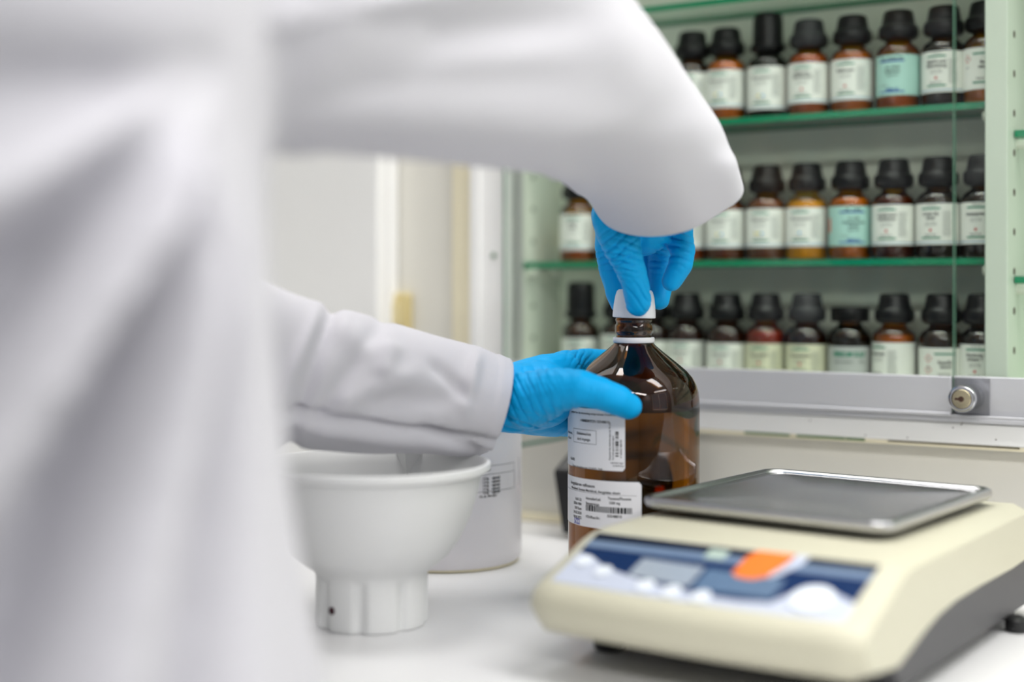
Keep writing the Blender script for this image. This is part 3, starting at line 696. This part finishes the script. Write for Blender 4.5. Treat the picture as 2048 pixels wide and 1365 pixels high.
while x < tx(1253):
    w_ = rb.choice((0.0008, 0.0012, 0.0018)); wrap_rect(g, rp, x, min(x + w_, tx(1253)), zf(1210, 1027), zf(1210, 1015), 0, n=2); x += w_ + 0.0006
g.build('print', [M_ink, M_pen], l2, smooth=False)

# ------------------------------------------------------------------ precision balance
OX, OY = 0.2075, 0.954
SA = math.radians(-34.6)
bal = empty('precision_balance', (OX, OY, CZ), SA, 'cream and grey precision balance with steel pan and blue front panel', 'balance')
X0_, X1_ = -0.095, 0.109
PROF = [(-0.198, 0.0235), (-0.2075, 0.0265), (-0.2130, 0.0340), (-0.2145, 0.0440), (-0.2110, 0.0515), (-0.2050, 0.0545), (-0.1500, 0.0752), (-0.1400, 0.0775), (0.1000, 0.0775), (0.1100, 0.0740), (0.1150, 0.0660),
        (0.1150, 0.0420), (0.0600, 0.0405), (-0.0100, 0.0415), (-0.0600, 0.0412), (-0.0900, 0.0388), (-0.1150, 0.0345), (-0.1400, 0.0285), (-0.1600, 0.0240)]
g = G(); nx = 20; v = []; f = []; m_ = len(PROF)
for i in range(nx + 1):
    q = -1 + 2 * i / nx; x = (X0_ + X1_) / 2 + q * (X1_ - X0_) / 2
    e = max(0, abs(q) - 0.93) / 0.07; ins = 1 - math.sqrt(max(0, 1 - e * e))
    for (y, z) in PROF:
        yy = y - (0.006 * (1 - q * q) if y < -0.19 else 0); zz = z
        cy, cz = -0.05, 0.05
        if y < -0.195: yy += 0.006 * ins
        if z > 0.06: zz -= 0.005 * ins
        elif y < -0.19: zz += (0.004 if z < 0.035 else -0.003) * ins
        v.append((x, yy, zz))
for i in range(nx):
    for k in range(m_):
        k2 = (k + 1) % m_; f.append((i * m_ + k, (i + 1) * m_ + k, (i + 1) * m_ + k2, i * m_ + k2))
f.append(tuple(range(m_))); f.append(tuple(nx * m_ + k for k in range(m_ - 1, -1, -1)))
g.add(v, f).build('housing', M_shell, bal)
# dark base below
PB = [(-0.150, 0.0100), (-0.165, 0.0225), (-0.1600, 0.0243), (-0.1400, 0.0288), (-0.1150, 0.0348), (-0.0900, 0.0391), (-0.0600, 0.0415), (-0.0100, 0.0418), (0.0600, 0.0408), (0.1130, 0.0423), (0.1130, 0.0100)]
g = G(); v = []; m_ = len(PB)
for x in (X0_ + 0.001, X1_ - 0.0008):
    for (y, z) in PB: v.append((x, y, z))
f = [(k, m_ + k, m_ + (k + 1) % m_, (k + 1) % m_) for k in range(m_)] + [tuple(range(m_)), tuple(m_ + k for k in range(m_ - 1, -1, -1))]
g.add(v, f).build('base', M_base, bal, bevel=0.0006)
for (x, y) in ((-0.085, -0.135), (0.092, -0.135), (-0.085, 0.09), (0.092, 0.09), ):
    G().lathe([(0.009, 0), (0.010, 0.002), (0.010, 0.008), (0.007, 0.0101)], 20, xf=Matrix.Translation((x, y, 0))).build('foot', M_black, bal)
G().lathe([(0.0075, 0.001), (0.0075, 0.0085), (0.005, 0.0105)], 16, xf=Matrix.Translation((X1_ + 0.004, 0.055, 0))).build('levelling_foot', M_black, bal)
# weighing pan: tray with rounded corners, raised rim and dished middle
def rrect(hx, hy, r, n=8):
    pts = []
    for (cx, cy, a0) in ((hx - r, hy - r, 0), (-hx + r, hy - r, 90), (-hx + r, -hy + r, 180), (hx - r, -hy + r, 270)):
        for k in range(n + 1):
            a = math.radians(a0 + 90 * k / n); pts.append((cx + r * math.cos(a), cy + r * math.sin(a)))
    return pts
rings = [(0.074, 0.084, 0.009, 0.0815), (0.079, 0.090, 0.011, 0.0815), (0.0832, 0.0935, 0.013, 0.0828), (0.0845, 0.095, 0.014, 0.0850), (0.0845, 0.095, 0.014, 0.0875), (0.0838, 0.0943, 0.0135, 0.0890),
         (0.0822, 0.0927, 0.012, 0.0896), (0.0808, 0.0913, 0.011, 0.0892), (0.0795, 0.090, 0.0105, 0.0872), (0.074, 0.0845, 0.010, 0.0866), (0.0725, 0.083, 0.012, 0.0872), (0.071, 0.0815, 0.013, 0.0866), (0.02, 0.025, 0.01, 0.0866)]
v = []; f = []; nn = 36
cr_, sr_ = math.cos(math.radians(-3)), math.sin(math.radians(-3))
for (hx, hy, r, z) in rings: v += [(x * cr_ - y * sr_, x * sr_ + y * cr_, z) for (x, y) in rrect(hx + 0.0025, hy - 0.002, r)]
for i in range(len(rings) - 1):
    for k in range(nn): f.append((i * nn + k, i * nn + (k + 1) % nn, (i + 1) * nn + (k + 1) % nn, (i + 1) * nn + k))
f.append(tuple(range(nn - 1, -1, -1))); f.append(tuple((len(rings) - 1) * nn + k for k in range(nn)))
G().add(v, f).build('weighing_pan', M_steel, bal)
G().lathe([(0.035, 0.0770), (0.035, 0.0818)], 32).build('pan_support', M_black, bal)
# front panel: all pieces laid on the slope
pa = Vector((0, -0.2050, 0.0545)); pb = Vector((0, -0.1500, 0.0752)); up = (pb - pa); pl_ = up.length; up.normalize()
nrm = Vector((0, -up.z, up.y))
PX0, PX1 = X0_ + 0.012, X1_ - 0.013; PW = PX1 - PX0; PH = pl_ - 0.0005
def pp(p, q, h):
    x = PX0 + p * PW; qq = (x - (X0_ + X1_) / 2) / ((X1_ - X0_) / 2); t_ = 0.004 + q * 0.99
    e = max(0, abs(qq) - 0.93) / 0.07
    return Vector((x, 0, 0)) + pa + (pb - pa) * t_ + nrm * h - Vector((0, 0.006 * (1 - qq * qq) * (1 - t_), 0))
def plate(name, pts, h0, h1, m, parent, smooth=False):
    bm = bmesh.new(); vs = [bm.verts.new((p, q, 0)) for p, q in pts]; bm.faces.new(vs)
    for k in range(1, 24):
        bmesh.ops.bisect_plane(bm, geom=bm.verts[:] + bm.edges[:] + bm.faces[:], plane_co=(k / 24, 0, 0), plane_no=(1, 0, 0))
    r = bmesh.ops.extrude_face_region(bm, geom=bm.faces[:])
    top = {e for e in r['geom'] if isinstance(e, bmesh.types.BMVert)}
    for v_ in bm.verts: v_.co = pp(v_.co.x, v_.co.y, h1 if v_ in top else h0)
    bmesh.ops.recalc_face_normals(bm, faces=bm.faces[:])
    me = bpy.data.meshes.new(name); bm.to_mesh(me); bm.free(); me.materials.append(m)
    o = bpy.data.objects.new(name, me); COL.objects.link(o); o.parent = parent; return o
H = 0.0004
panel = plate('front_panel', [(0, 0.02), (1, 0.02), (1, 1), (0, 1)], -0.0005, H, M_pwhite, bal)
arc = [(0, 0.60), (0.06, 0.55), (0.12, 0.43), (0.20, 0.34), (0.30, 0.26), (0.42, 0.19), (0.55, 0.15), (0.66, 0.14), (0.76, 0.17), (0.80, 0.36), (0.86, 0.46), (0.93, 0.44), (1, 0.32)]
plate('navy_field', [(0, 0.985)] + arc + [(1, 0.985)], H, H + 0.0002, M_navy, panel)
plate('dark_band', [(0.0, 0.84), (1, 0.86), (1, 0.99), (0, 0.99)], H + 0.0002, H + 0.0003, M_dnavy, panel)
plate('grey_stripe', [(0.0, 0.70), (0.6, 0.72), (1, 0.72), (1, 0.86), (0, 0.84)], H + 0.0002, H + 0.0004, M_stripe, panel)
plate('display', [(0.245, 0.30), (0.475, 0.24), (0.475, 0.60), (0.245, 0.62)], H + 0.0002, H + 0.0006, M_lcd, panel)
plate('display', [(0.490, 0.22), (0.755, 0.22), (0.755, 0.56), (0.490, 0.58)], H + 0.0002, H + 0.0006, M_lcd2, panel)
plate('green_mark', [(0.44, 0.76), (0.51, 0.76), (0.51, 0.93), (0.44, 0.93)], H + 0.0004, H + 0.0006, mat('pale_green_print', (168, 186, 176), 0.5, noise_amt=0.03), panel)
og = [(0.575 + 0.0, 0.56), (0.60, 0.50), (0.65, 0.49), (0.69, 0.56), (0.715, 0.80), (0.725, 0.99), (0.60, 0.99), (0.578, 0.86)]
plate('orange_logo', og, H + 0.0004, H + 0.0007, mat('orange_print', (232, 118, 30), 0.5, noise_amt=0.03), panel)
plate('white_swoosh', [(0.70, 0.54), (0.735, 0.66), (0.77, 0.86), (0.775, 0.99), (0.73, 0.99), (0.72, 0.78), (0.695, 0.60)], H + 0.0004, H + 0.0007, M_pwhite, panel)
def oval(cx, cy, rx, ry, n=24): return [(cx + rx * math.cos(2 * PI * k / n), cy + ry * math.sin(2 * PI * k / n)) for k in range(n)]
plate('round_key', oval(0.875, 0.30, 0.065, 0.20), H + 0.0002, H + 0.0016, mat('white_key_rubber', (226, 232, 240), 0.45, noise_amt=0.02), panel)
for (cx, cy) in ((0.055, 0.42), (0.155, 0.30), (0.34, 0.16), (0.44, 0.13), (0.545, 0.11)):
    plate('key', oval(cx, cy, 0.030, 0.095, 16), H + 0.0002, H + 0.0012, mat('white_key_rubber', (226, 232, 240), 0.45), panel)

# ------------------------------------------------------------------ blended solids (gloves, upper coat) by voxel remesh
def round_cone(g, a, b, ra, rb_, n=16, rings=6):
    """capsule from a to b with end radii ra, rb"""
    a = Vector(a); b = Vector(b); d = b - a; L = d.length
    t = d.normalized() if L > 1e-6 else Vector((0, 0, 1))
    q = t.to_track_quat('Z', 'Y').to_matrix().to_4x4()
    prof = [(max(1e-4, ra * math.sin(th_)), -ra * math.cos(th_)) for th_ in [PI / 2 * k / rings for k in range(rings + 1)]]
    prof += [(max(1e-4, rb_ * math.cos(th_)), L + rb_ * math.sin(th_)) for th_ in [PI / 2 * k / rings for k in range(rings + 1)]]
    g.lathe(prof, n, xf=Matrix.Translation(a) @ q)
def remesh(name, g, m, voxel, smooth_it, parent, disp=None, factor=0.5):
    o = g.build(name, m, None)
    r = o.modifiers.new('r', 'REMESH'); r.mode = 'VOXEL'; r.voxel_size = voxel
    s = o.modifiers.new('s', 'SMOOTH'); s.iterations = smooth_it; s.factor = factor
    dg = bpy.context.evaluated_depsgraph_get()
    me = bpy.data.meshes.new_from_object(o.evaluated_get(dg))
    o.modifiers.clear(); old = o.data; o.data = me; bpy.data.meshes.remove(old)
    me.materials.clear(); me.materials.append(m)
    if disp:
        nv = [v.normal.copy() for v in me.vertices]
        for v, nn_ in zip(me.vertices, nv): v.co = v.co + disp(v.co, nn_)
    me.polygons.foreach_set('use_smooth', [True] * len(me.polygons)); me.update()
    if parent: o.parent = parent; o.matrix_parent_inverse = parent.matrix_world.inverted()
    return o
def chain(g, pts):
    for a, b in zip(pts[:-1], pts[1:]): round_cone(g, at(*a[:3]), at(*b[:3]), a[3], b[3])

PC = W(-0.56, 0.30, 0)        # where the person stands
person = empty('person', (0, 0, 0), 0, 'person in white lab coat and blue gloves opening the amber bottle', 'person')

# left glove on the bottle
def crease(dirs, gain=2.0):
    """fine creases: list of (point, direction across, spacing, radius, amplitude)"""
    def f(co_, n_):
        d = 0.0
        for (p, ax, wl, rad, amp) in dirs:
            r = (co_ - p).length
            if r < rad * 2.2:
                w_ = math.exp(-(r / rad) ** 2)
                t_ = (co_ - p).dot(ax) + 0.0022 * noise.noise(co_ * 70)
                s_ = math.sin(2 * PI * t_ / wl)
                d -= gain * amp * w_ * (max(0, s_) ** 3)
        d += 0.0005 * noise.noise(co_ * 110)
        return n_ * d
    return f
g = G()
P = [(985, 800, 1.020, 0.0250), (1045, 798, 1.022, 0.0270)]
chain(g, [(960, 798, 1.02, 0.0235), (1030, 797, 1.022, 0.0255), (1085, 790, 1.035, 0.0250)])
chain(g, [(1030, 770, 1.03, 0.0165), (1090, 750, 1.04, 0.0155), (1130, 738, 1.055, 0.0125)])
chain(g, [(1030, 820, 1.03, 0.0170), (1075, 832, 1.045, 0.0150), (1110, 842, 1.060, 0.0125)])
chain(g, [(1080, 780, 1.03, 0.022), (1118, 790, 1.055, 0.0150)])
# fingers round the back of the bottle
chain(g, [(1125, 732, 1.058, 0.0115), (1172, 721, 1.085, 0.0092), (1225, 722, 1.098, 0.0085), (1262, 728, 1.095, 0.0080)])
chain(g, [(1112, 768, 1.062, 0.0120), (1140, 768, 1.088, 0.0100), (1200, 770, 1.103, 0.0090), (1262, 776, 1.104, 0.0085)])
chain(g, [(1108, 805, 1.062, 0.0115), (1135, 808, 1.084, 0.0095), (1190, 812, 1.101, 0.0088), (1248, 816, 1.104, 0.0082)])
chain(g, [(1100, 842, 1.055, 0.0110), (1128, 850, 1.078, 0.0092), (1165, 856, 1.095, 0.0080), (1205, 858, 1.100, 0.0075)])
# thumb across the front
chain(g, [(1060, 800, 1.005, 0.0210), (1110, 782, 0.985, 0.0165), (1160, 777, 0.972, 0.0130), (1200, 787, 0.9700, 0.0112), (1236, 802, 0.9735, 0.0108), (1258, 813, 0.9770, 0.0092)])
Lg = remesh('left_glove', g, M_glove, 0.0011, 9, None, disp=crease([
    (at(1170, 725, 1.06), Vector((0.8, 0, -0.6)).normalized(), 0.0050, 0.017, 0.0012),
    (at(1045, 790, 0.99), Vector((0.9, 0, 0.45)).normalized(), 0.0065, 0.028, 0.0010),
    (at(1095, 800, 0.985), Vector((1, 0, 0.25)).normalized(), 0.0070, 0.020, 0.0009),
    (at(1045, 850, 1.01), Vector((0.35, 0, 0.93)).normalized(), 0.0085, 0.022, 0.0018),
    (at(1185, 790, 0.96), Vector((1, 0, -0.2)).normalized(), 0.0050, 0.008, 0.0004)], 1.3))
Lg.parent = person
# right glove on the cap
g = G()
chain(g, [(1285, 345, 1.010, 0.0270), (1275, 410, 1.018, 0.0285), (1278, 440, 1.025, 0.0270)])
chain(g, [(1232, 375, 1.012, 0.0135), (1228, 430, 1.018, 0.0165), (1235, 465, 1.018, 0.0155)])            # thumb side of the palm
chain(g, [(1290, 430, 1.040, 0.020), (1335, 452, 1.045, 0.0165), (1352, 462, 1.035, 0.0130)])
chain(g, [(1250, 430, 1.045, 0.018), (1310, 440, 1.055, 0.018)])
# thumb in front
chain(g, [(1228, 440, 1.008, 0.0160), (1243, 490, 0.999, 0.0142), (1258, 530, 0.998, 0.0112), (1271, 570, 1.0035, 0.0100), (1277, 603, 1.0080, 0.0094), (1276, 609, 1.0085, 0.0088)])
# index behind on the left
chain(g, [(1228, 445, 1.045, 0.0130), (1214, 492, 1.058, 0.0098), (1222, 540, 1.056, 0.0092), (1234, 585, 1.0485, 0.0086), (1240, 606, 1.0465, 0.0078)])
# middle, hidden behind the cap
chain(g, [(1275, 455, 1.062, 0.0125), (1290, 505, 1.080, 0.0098), (1285, 560, 1.073, 0.0090), (1282, 595, 1.0620, 0.0080)])
# ring, right of the cap
chain(g, [(1312, 455, 1.052, 0.0125), (1322, 505, 1.064, 0.0104), (1323, 560, 1.060, 0.0100), (1319, 600, 1.0500, 0.0074)])
# little finger, bent forward
chain(g, [(1352, 462, 1.035, 0.0125), (1366, 500, 1.024, 0.0092), (1361, 530, 1.022, 0.0088), (1343, 564, 1.024, 0.0072)])
Rg = remesh('right_glove', g, M_glove, 0.0010, 8, None, disp=crease([
    (at(1250, 515, 0.985), Vector((0.25, 0, 1)).normalized(), 0.0048, 0.013, 0.0012),
    (at(1225, 500, 0.99), Vector((-0.6, 0, 0.8)).normalized(), 0.0060, 0.016, 0.0010),
    (at(1310, 515, 1.05), Vector((0.1, 0, 1)).normalized(), 0.0042, 0.012, 0.0010),
    (at(1365, 505, 1.01), Vector((0.5, 0, 1)).normalized(), 0.0050, 0.010, 0.0010),
    (at(1215, 515, 1.05), Vector((-0.3, 0, 1)).normalized(), 0.0050, 0.010, 0.0009),
    (at(1280, 590, 1.0), Vector((0.7, 0, 0.7)).normalized(), 0.0060, 0.012, 0.0007),
    (at(1340, 480, 1.02), Vector((0.2, 0, 1)).normalized(), 0.0060, 0.013, 0.0012)]))
Rg.parent = person

# ------------------------------------------------------------------ lab coat
def sleeve_loft(g, ctrl, nr, ns, disp, inner=0.03):
    """ctrl rows: (x, y, z, radius_up, radius_side, nx, ny, nz) ring centre, radii and ring normal"""
    v = []; f = []; n0 = len(ctrl) - 1; rows_ = []
    for i in range(nr + 1):
        q = cr(ctrl, n0 * i / nr); rows_.append(q)
    for i, q in enumerate(rows_):
        c = Vector(q[:3]); nn_ = Vector(q[5:8]).normalized()
        upv = Vector((0, 0, 1)); side_ = nn_.cross(upv).normalized(); upv = side_.cross(nn_).normalized()
        for k in range(ns):
            a = 2 * PI * k / ns
            dirv = math.cos(a) * side_ * q[4] + math.sin(a) * upv * q[3]
            p = c + dirv
            p += dirv.normalized() * disp(p, i / nr, a)
            v.append(p)
    for i in range(nr):
        for k in range(ns): f.append((i * ns + k, i * ns + (k + 1) % ns, (i + 1) * ns + (k + 1) % ns, (i + 1) * ns + k))
    # turned-in hem
    c = Vector(rows_[-1][:3]); nn_ = Vector(rows_[-1][5:8]).normalized()
    last = len(v) - ns; base = last
    for (sc_, back) in ((0.985, -0.0008), (0.955, 0.0), (0.945, 0.003), (0.93, inner * 0.5), (0.90, inner)):
        for k in range(ns):
            p = v[base + k]; v.append(c + (p - c) * sc_ - nn_ * back)
    for j in range(5):
        b0 = last + j * ns
        for k in range(ns): f.append((b0 + k, b0 + (k + 1) % ns, b0 + ns + (k + 1) % ns, b0 + ns + k))
    f.append(tuple(range(ns - 1, -1, -1)))
    g.add(v, f)
def gs(x, m_, s_): return math.exp(-((x - m_) / s_) ** 2)
def ang(a, b): return (a - b + PI) % (2 * PI) - PI
def ctl(x, y, Y, rv, rs, nx, ny, nz):
    p = at(x, y, Y); return (p.x, p.y, p.z, rv, rs, nx, ny, nz)
# left sleeve (far arm)
def dl(p, t, a):
    u = (p.x / p.y) * F + 1024; zz = HY - (p.z - CZ - HC) / p.y * F
    d = 0.0012 * noise.noise(Vector((p.x * 25, p.y * 25, p.z * 25)))
    def fold(x0, y0, x1, y1, wd, amp):
        dx, dy = x1 - x0, y1 - y0; L = math.hypot(dx, dy); s_ = ((u - x0) * dx + (zz - y0) * dy) / L / L
        dist = ((u - x0) * dy - (zz - y0) * dx) / L
        e = math.exp(-(max(0, -s_, s_ - 1) * 3) ** 2)
        return amp * e * math.exp(-(dist / wd) ** 2)
    if a > PI or True:
        d += fold(655, 640, 590, 860, 16, -0.0067) + fold(625, 660, 560, 800, 14, 0.0045) + fold(690, 660, 730, 700, 24, 0.0045)
        d += fold(740, 680, 640, 830, 16, -0.0045) + fold(780, 700, 770, 740, 20, 0.0053) + fold(800, 760, 700, 800, 22, 0.0045)
        d += fold(930, 790, 880, 740, 14, -0.0045) + fold(935, 800, 950, 730, 13, 0.0042) + fold(870, 800, 760, 800, 26, -0.0045)
        d += fold(560, 822, 900, 870, 7, -0.0060) + fold(560, 850, 880, 890, 16, 0.0045) + fold(880, 868, 975, 905, 8, -0.0045)
    # hem band
    if t > 0.955: d += 0.0007
    return d
g = G()
sleeve_loft(g, [(-0.335, 0.735, CZ + 0.44, 0.078, 0.078, 0.2, 0.3, -1), (-0.330, 0.775, CZ + 0.34, 0.074, 0.072, 0.35, 0.3, -1), ctl(250, 540, 0.86, 0.064, 0.062, 0.8, 0.2, -0.8), ctl(390, 680, 0.88, 0.058, 0.055, 1, 0.25, -0.35), ctl(520, 737, 0.915, 0.054, 0.050, 1, 0.3, -0.22), ctl(620, 752, 0.940, 0.049, 0.046, 1, 0.3, -0.15), ctl(760, 775, 0.972, 0.0455, 0.043, 1, 0.3, -0.18),
                ctl(900, 795, 1.000, 0.0395, 0.039, 1, 0.24, -0.22), ctl(994, 812, 1.018, 0.0350, 0.0350, 1, 0.2, -0.27)], 130, 96, dl)
coat_left = g
# right sleeve (near arm) with its wide hanging cuff
def dr(p, t, a):
    u = (p.x / p.y) * F + 1024; zz = HY - (p.z - CZ - HC) / p.y * F
    d = 0.0015 * noise.noise(Vector((p.x * 14, p.y * 14, p.z * 14)))
    front = 1
    def fold(x0, y0, x1, y1, wd, amp):
        dx, dy = x1 - x0, y1 - y0; L = math.hypot(dx, dy); s_ = ((u - x0) * dx + (zz - y0) * dy) / L / L
        dist = ((u - x0) * dy - (zz - y0) * dx) / L
        e = math.exp(-(max(0, -s_, s_ - 1) * 3) ** 2)
        return amp * e * math.exp(-(dist / wd) ** 2)
    d += fold(470, 125, 1000, 60, 45, -0.0085) + fold(480, 60, 950, -40, 38, 0.0080)
    d += fold(420, 215, 1150, 250, 45, 0.0040) + fold(560, 165, 1000, 160, 35, -0.003)
    d += fold(1450, 330, 1478, 400, 22, 0.0045) * max(0, min(1, (t - 0.8) / 0.12))
    d += fold(700, 300, 1100, 330, 30, -0.003) + fold(1230, 60, 1330, 260, 50, 0.003) + fold(1330, 240, 1420, 420, 40, -0.002)
    d += fold(1180, 320, 1290, 250, 40, -0.0025) + fold(1110, 365, 1160, 380, 22, 0.004)
    return d
g = G()
sleeve_loft(g, [ctl(330, -160, 0.58, 0.080, 0.080, 1, 0.5, -0.4), ctl(450, -25, 0.61, 0.071, 0.072, 1, 0.7, -0.3), ctl(640, 50, 0.655, 0.0610, 0.064, 1, 1.0, -0.15), ctl(850, 50, 0.725, 0.0720, 0.060, 1, 1.3, -0.15), ctl(1000, 52, 0.785, 0.0815, 0.058, 1, 1.6, -0.2),
                ctl(1112, 138, 0.850, 0.0675, 0.058, 0.9, 1.6, -0.5), ctl(1208, 217, 0.910, 0.0560, 0.054, 0.8, 1.5, -0.9), ctl(1292, 306, 0.965, 0.0520, 0.0515, 0.6, 1.2, -1.2), ctl(1333, 392, 1.005, 0.0490, 0.0500, 0.35, 0.85, -1.2)], 110, 96, dr, inner=0.012)
coat_right = g
# torso of the coat: closed drape round the trunk, long folds fanning down from the armpit
def torso():
    g = G(); v = []; f = []; ns = 160; nr = 130
    # z above the counter, centre (x, y), half widths across the shoulders / front-back
    dxs = [0.060, 0.052, 0.040, 0.026, 0.020, 0.010, 0.0, 0.0, 0.0]
    ctl_ = [(-0.42, -0.255, 0.585, 0.175, 0.190), (-0.20, -0.262, 0.590, 0.165, 0.170), (0.00, -0.268, 0.600, 0.168, 0.155), (0.14, -0.277, 0.610, 0.180, 0.143), (0.26, -0.287, 0.615, 0.200, 0.140),
            (0.38, -0.275, 0.640, 0.215, 0.135), (0.46, -0.265, 0.655, 0.175, 0.115), (0.52, -0.260, 0.665, 0.095, 0.085), (0.56, -0.255, 0.670, 0.062, 0.062)]
    A = at(430, 170, 0.5)
    ph = math.radians(40); fx, fy = math.cos(ph), math.sin(ph)
    for i in range(nr + 1):
        cx_add = cr([(q_,) for q_ in dxs], (len(ctl_) - 1) * i / nr)[0]
        z, cx, cy, a_, b_ = cr(ctl_, (len(ctl_) - 1) * i / nr)
        for k in range(ns):
            th_ = 2 * PI * k / ns; lx, ly = a_ * math.cos(th_), b_ * math.sin(th_)   # lx to the person's right, ly forward
            x = cx + cx_add + lx * fy + ly * fx; y = cy - lx * fx + ly * fy
            n_ = Vector((math.cos(th_) / a_ * fy + math.sin(th_) / b_ * fx, -math.cos(th_) / a_ * fx + math.sin(th_) / b_ * fy, 0)).normalized()
            wz = CZ + z; d = 0
            # folds fanning from the armpit
            X_ = (x / y) * F + 1024; Yp = HY - (wz - CZ - HC) / y * F
            al = math.degrees(math.atan2(Yp - 130, 440 - X_)); r_ = math.hypot(Yp - 130, 440 - X_)
            if y < cy + 0.05:
                k_ = min(1, r_ / 250); kk_ = min(1, r_ / 500)
                d += 0.040 * k_ * gs(al, 60, 4.5) - 0.034 * k_ * gs(al, 68.5, 4.5) + 0.026 * kk_ * gs(al, 79, 4.5) - 0.016 * kk_ * gs(al, 85.5, 2.5)
                d += 0.012 * kk_ * gs(al, 92, 4) - 0.034 * kk_ * gs(al, 47, 8) + 0.016 * kk_ * gs(al, 30, 6) - 0.020 * gs(al, 6, 12)
            d += 0.006 * noise.noise(Vector((x * 9, y * 9, wz * 3)))
            v.append(Vector((x, y, wz)) + n_ * d)
    for i in range(nr):
        for k in range(ns): f.append((i * ns + k, i * ns + (k + 1) % ns, (i + 1) * ns + (k + 1) % ns, (i + 1) * ns + k))
    f.append(tuple(range(ns - 1, -1, -1))); f.append(tuple(nr * ns + k for k in range(ns)))
    g.add(v, f); return g
gt = torso()
chain(gt, [(300, -190, 0.59, 0.080), (450, -30, 0.610, 0.0730), (590, 30, 0.645, 0.0650), (680, 45, 0.670, 0.0500)])
tmp = remesh('coat_blend', gt, M_coat, 0.0045, 8, None)
gc = G(); gc.add([v_.co.copy() for v_ in tmp.data.vertices], [tuple(p.vertices) for p in tmp.data.polygons])
bpy.data.objects.remove(tmp)
gc.add(coat_left.v, coat_left.f); gc.add(coat_right.v, coat_right.f)
coat = gc.build('lab_coat', M_coat, person)
coat.data.polygons.foreach_set('use_smooth', [True] * len(coat.data.polygons))

# collar
g = G()
v = []; f = []
for i, (rad, z) in enumerate(((0.066, 0.555), (0.064, 0.580), (0.060, 0.592), (0.070, 0.578), (0.085, 0.545))):
    for k in range(32):
        a = 2 * PI * k / 32; v.append((-0.255 + rad * math.cos(a), 0.670 + rad * math.sin(a), CZ + z))
for i in range(4):
    for k in range(32): f.append((i * 32 + k, i * 32 + (k + 1) % 32, (i + 1) * 32 + (k + 1) % 32, (i + 1) * 32 + k))
g.add(v, f); g.build('collar', M_coat, person)

# body under the clothes: one skinned figure
def body():
    pts = {'pelvis': (-0.270, 0.585, CZ + 0.03, .12), 'waist': (-0.27, 0.60, CZ + 0.16, .105), 'chest': (-0.275, 0.635, CZ + 0.33, .115), 'neck': (-0.257, 0.667, CZ + 0.53, .045), 'head0': (-0.235, 0.69, CZ + 0.62, .070), 'head1': (-0.222, 0.70, CZ + 0.70, .080), 'head2': (-0.225, 0.70, CZ + 0.76, .050),
           'rs': (-0.175, 0.57, CZ + 0.41, .046), 'rm': tuple(at(600, 25, 0.65)) + (.038,), 're': tuple(at(1060, 100, 0.84)) + (.033,), 'rw': tuple(at(1300, 352, 0.99)) + (.019,),
           'ls': (-0.365, 0.77, CZ + 0.42, .052), 'le': tuple(at(420, 715, 0.89)) + (.030,), 'lw': tuple(at(975, 800, 1.02)) + (.022,),
           'rh': (-0.225, 0.51, CZ - 0.06, .085), 'rk': (-0.20, 0.53, 0.47, .055), 'ra': (-0.21, 0.45, 0.10, .036), 'rt': (-0.10, 0.53, 0.045, .030),
           'lh': (-0.32, 0.63, CZ - 0.06, .085), 'lk': (-0.29, 0.66, 0.47, .055), 'la': (-0.33, 0.60, 0.10, .036), 'lt': (-0.22, 0.68, 0.045, .030)}
    edges = [('pelvis', 'waist'), ('waist', 'chest'), ('chest', 'neck'), ('neck', 'head0'), ('head0', 'head1'), ('head1', 'head2'), ('chest', 'rs'), ('rs', 'rm'), ('rm', 're'), ('re', 'rw'), ('chest', 'ls'), ('ls', 'le'), ('le', 'lw'),
             ('pelvis', 'rh'), ('rh', 'rk'), ('rk', 'ra'), ('ra', 'rt'), ('pelvis', 'lh'), ('lh', 'lk'), ('lk', 'la'), ('la', 'lt')]
    g = G()
    for a, b in edges: round_cone(g, pts[a][:3], pts[b][:3], pts[a][3], pts[b][3], 20, 6)
    # nose, chin and ears
    face = Vector((0.8, 0.6, -0.1)).normalized(); h = Vector(pts['head1'][:3]); side_ = Vector((0.6, -0.8, 0))
    round_cone(g, h + face * 0.078 + Vector((0, 0, 0.005)), h + face * 0.094 + Vector((0, 0, -0.03)), 0.008, 0.012, 10, 4)
    for s_ in (-1, 1): round_cone(g, h + side_ * s_ * 0.079 + Vector((0, 0, 0.0)), h + side_ * s_ * 0.079 + Vector((0, 0, -0.035)), 0.012, 0.009, 10, 4)
    return g, pts, face, side_, h
g, pts, face, side_, h = body()
bd = remesh('body', g, M_skin, 0.006, 6, person)
g = G(); round_cone(g, h + Vector((-0.02, -0.015, 0.02)), h + Vector((-0.012, -0.01, 0.055)), 0.084, 0.072, 24, 8)
remesh('hair', g, M_hair, 0.005, 4, person)
g = G()
for a, b in (('waist', 'pelvis'), ('pelvis', 'rh'), ('rh', 'rk'), ('rk', 'ra'), ('pelvis', 'lh'), ('lh', 'lk'), ('lk', 'la')):
    round_cone(g, pts[a][:3], pts[b][:3], pts[a][3] + 0.008, pts[b][3] + (0.020 if b in ('ra', 'la') else 0.010), 20, 6)
remesh('trousers', g, M_trous, 0.008, 5, person)
for a, b in (('ra', 'rt'), ('la', 'lt')):
    g = G(); A_, B_ = Vector(pts[a][:3]), Vector(pts[b][:3]); A_.z = 0.05; B_.z = 0.042
    round_cone(g, A_ - (B_ - A_).normalized() * 0.03, B_ + (B_ - A_).normalized() * 0.05, 0.046, 0.042, 20, 6)
    round_cone(g, A_, A_ + Vector((0, 0, 0.05)), 0.044, 0.044)
    for i, p in enumerate(g.v):
        if p.z < 0.003: g.v[i] = Vector((p.x, p.y, 0.003))
    remesh('shoe', g, M_shoe, 0.006, 3, person)
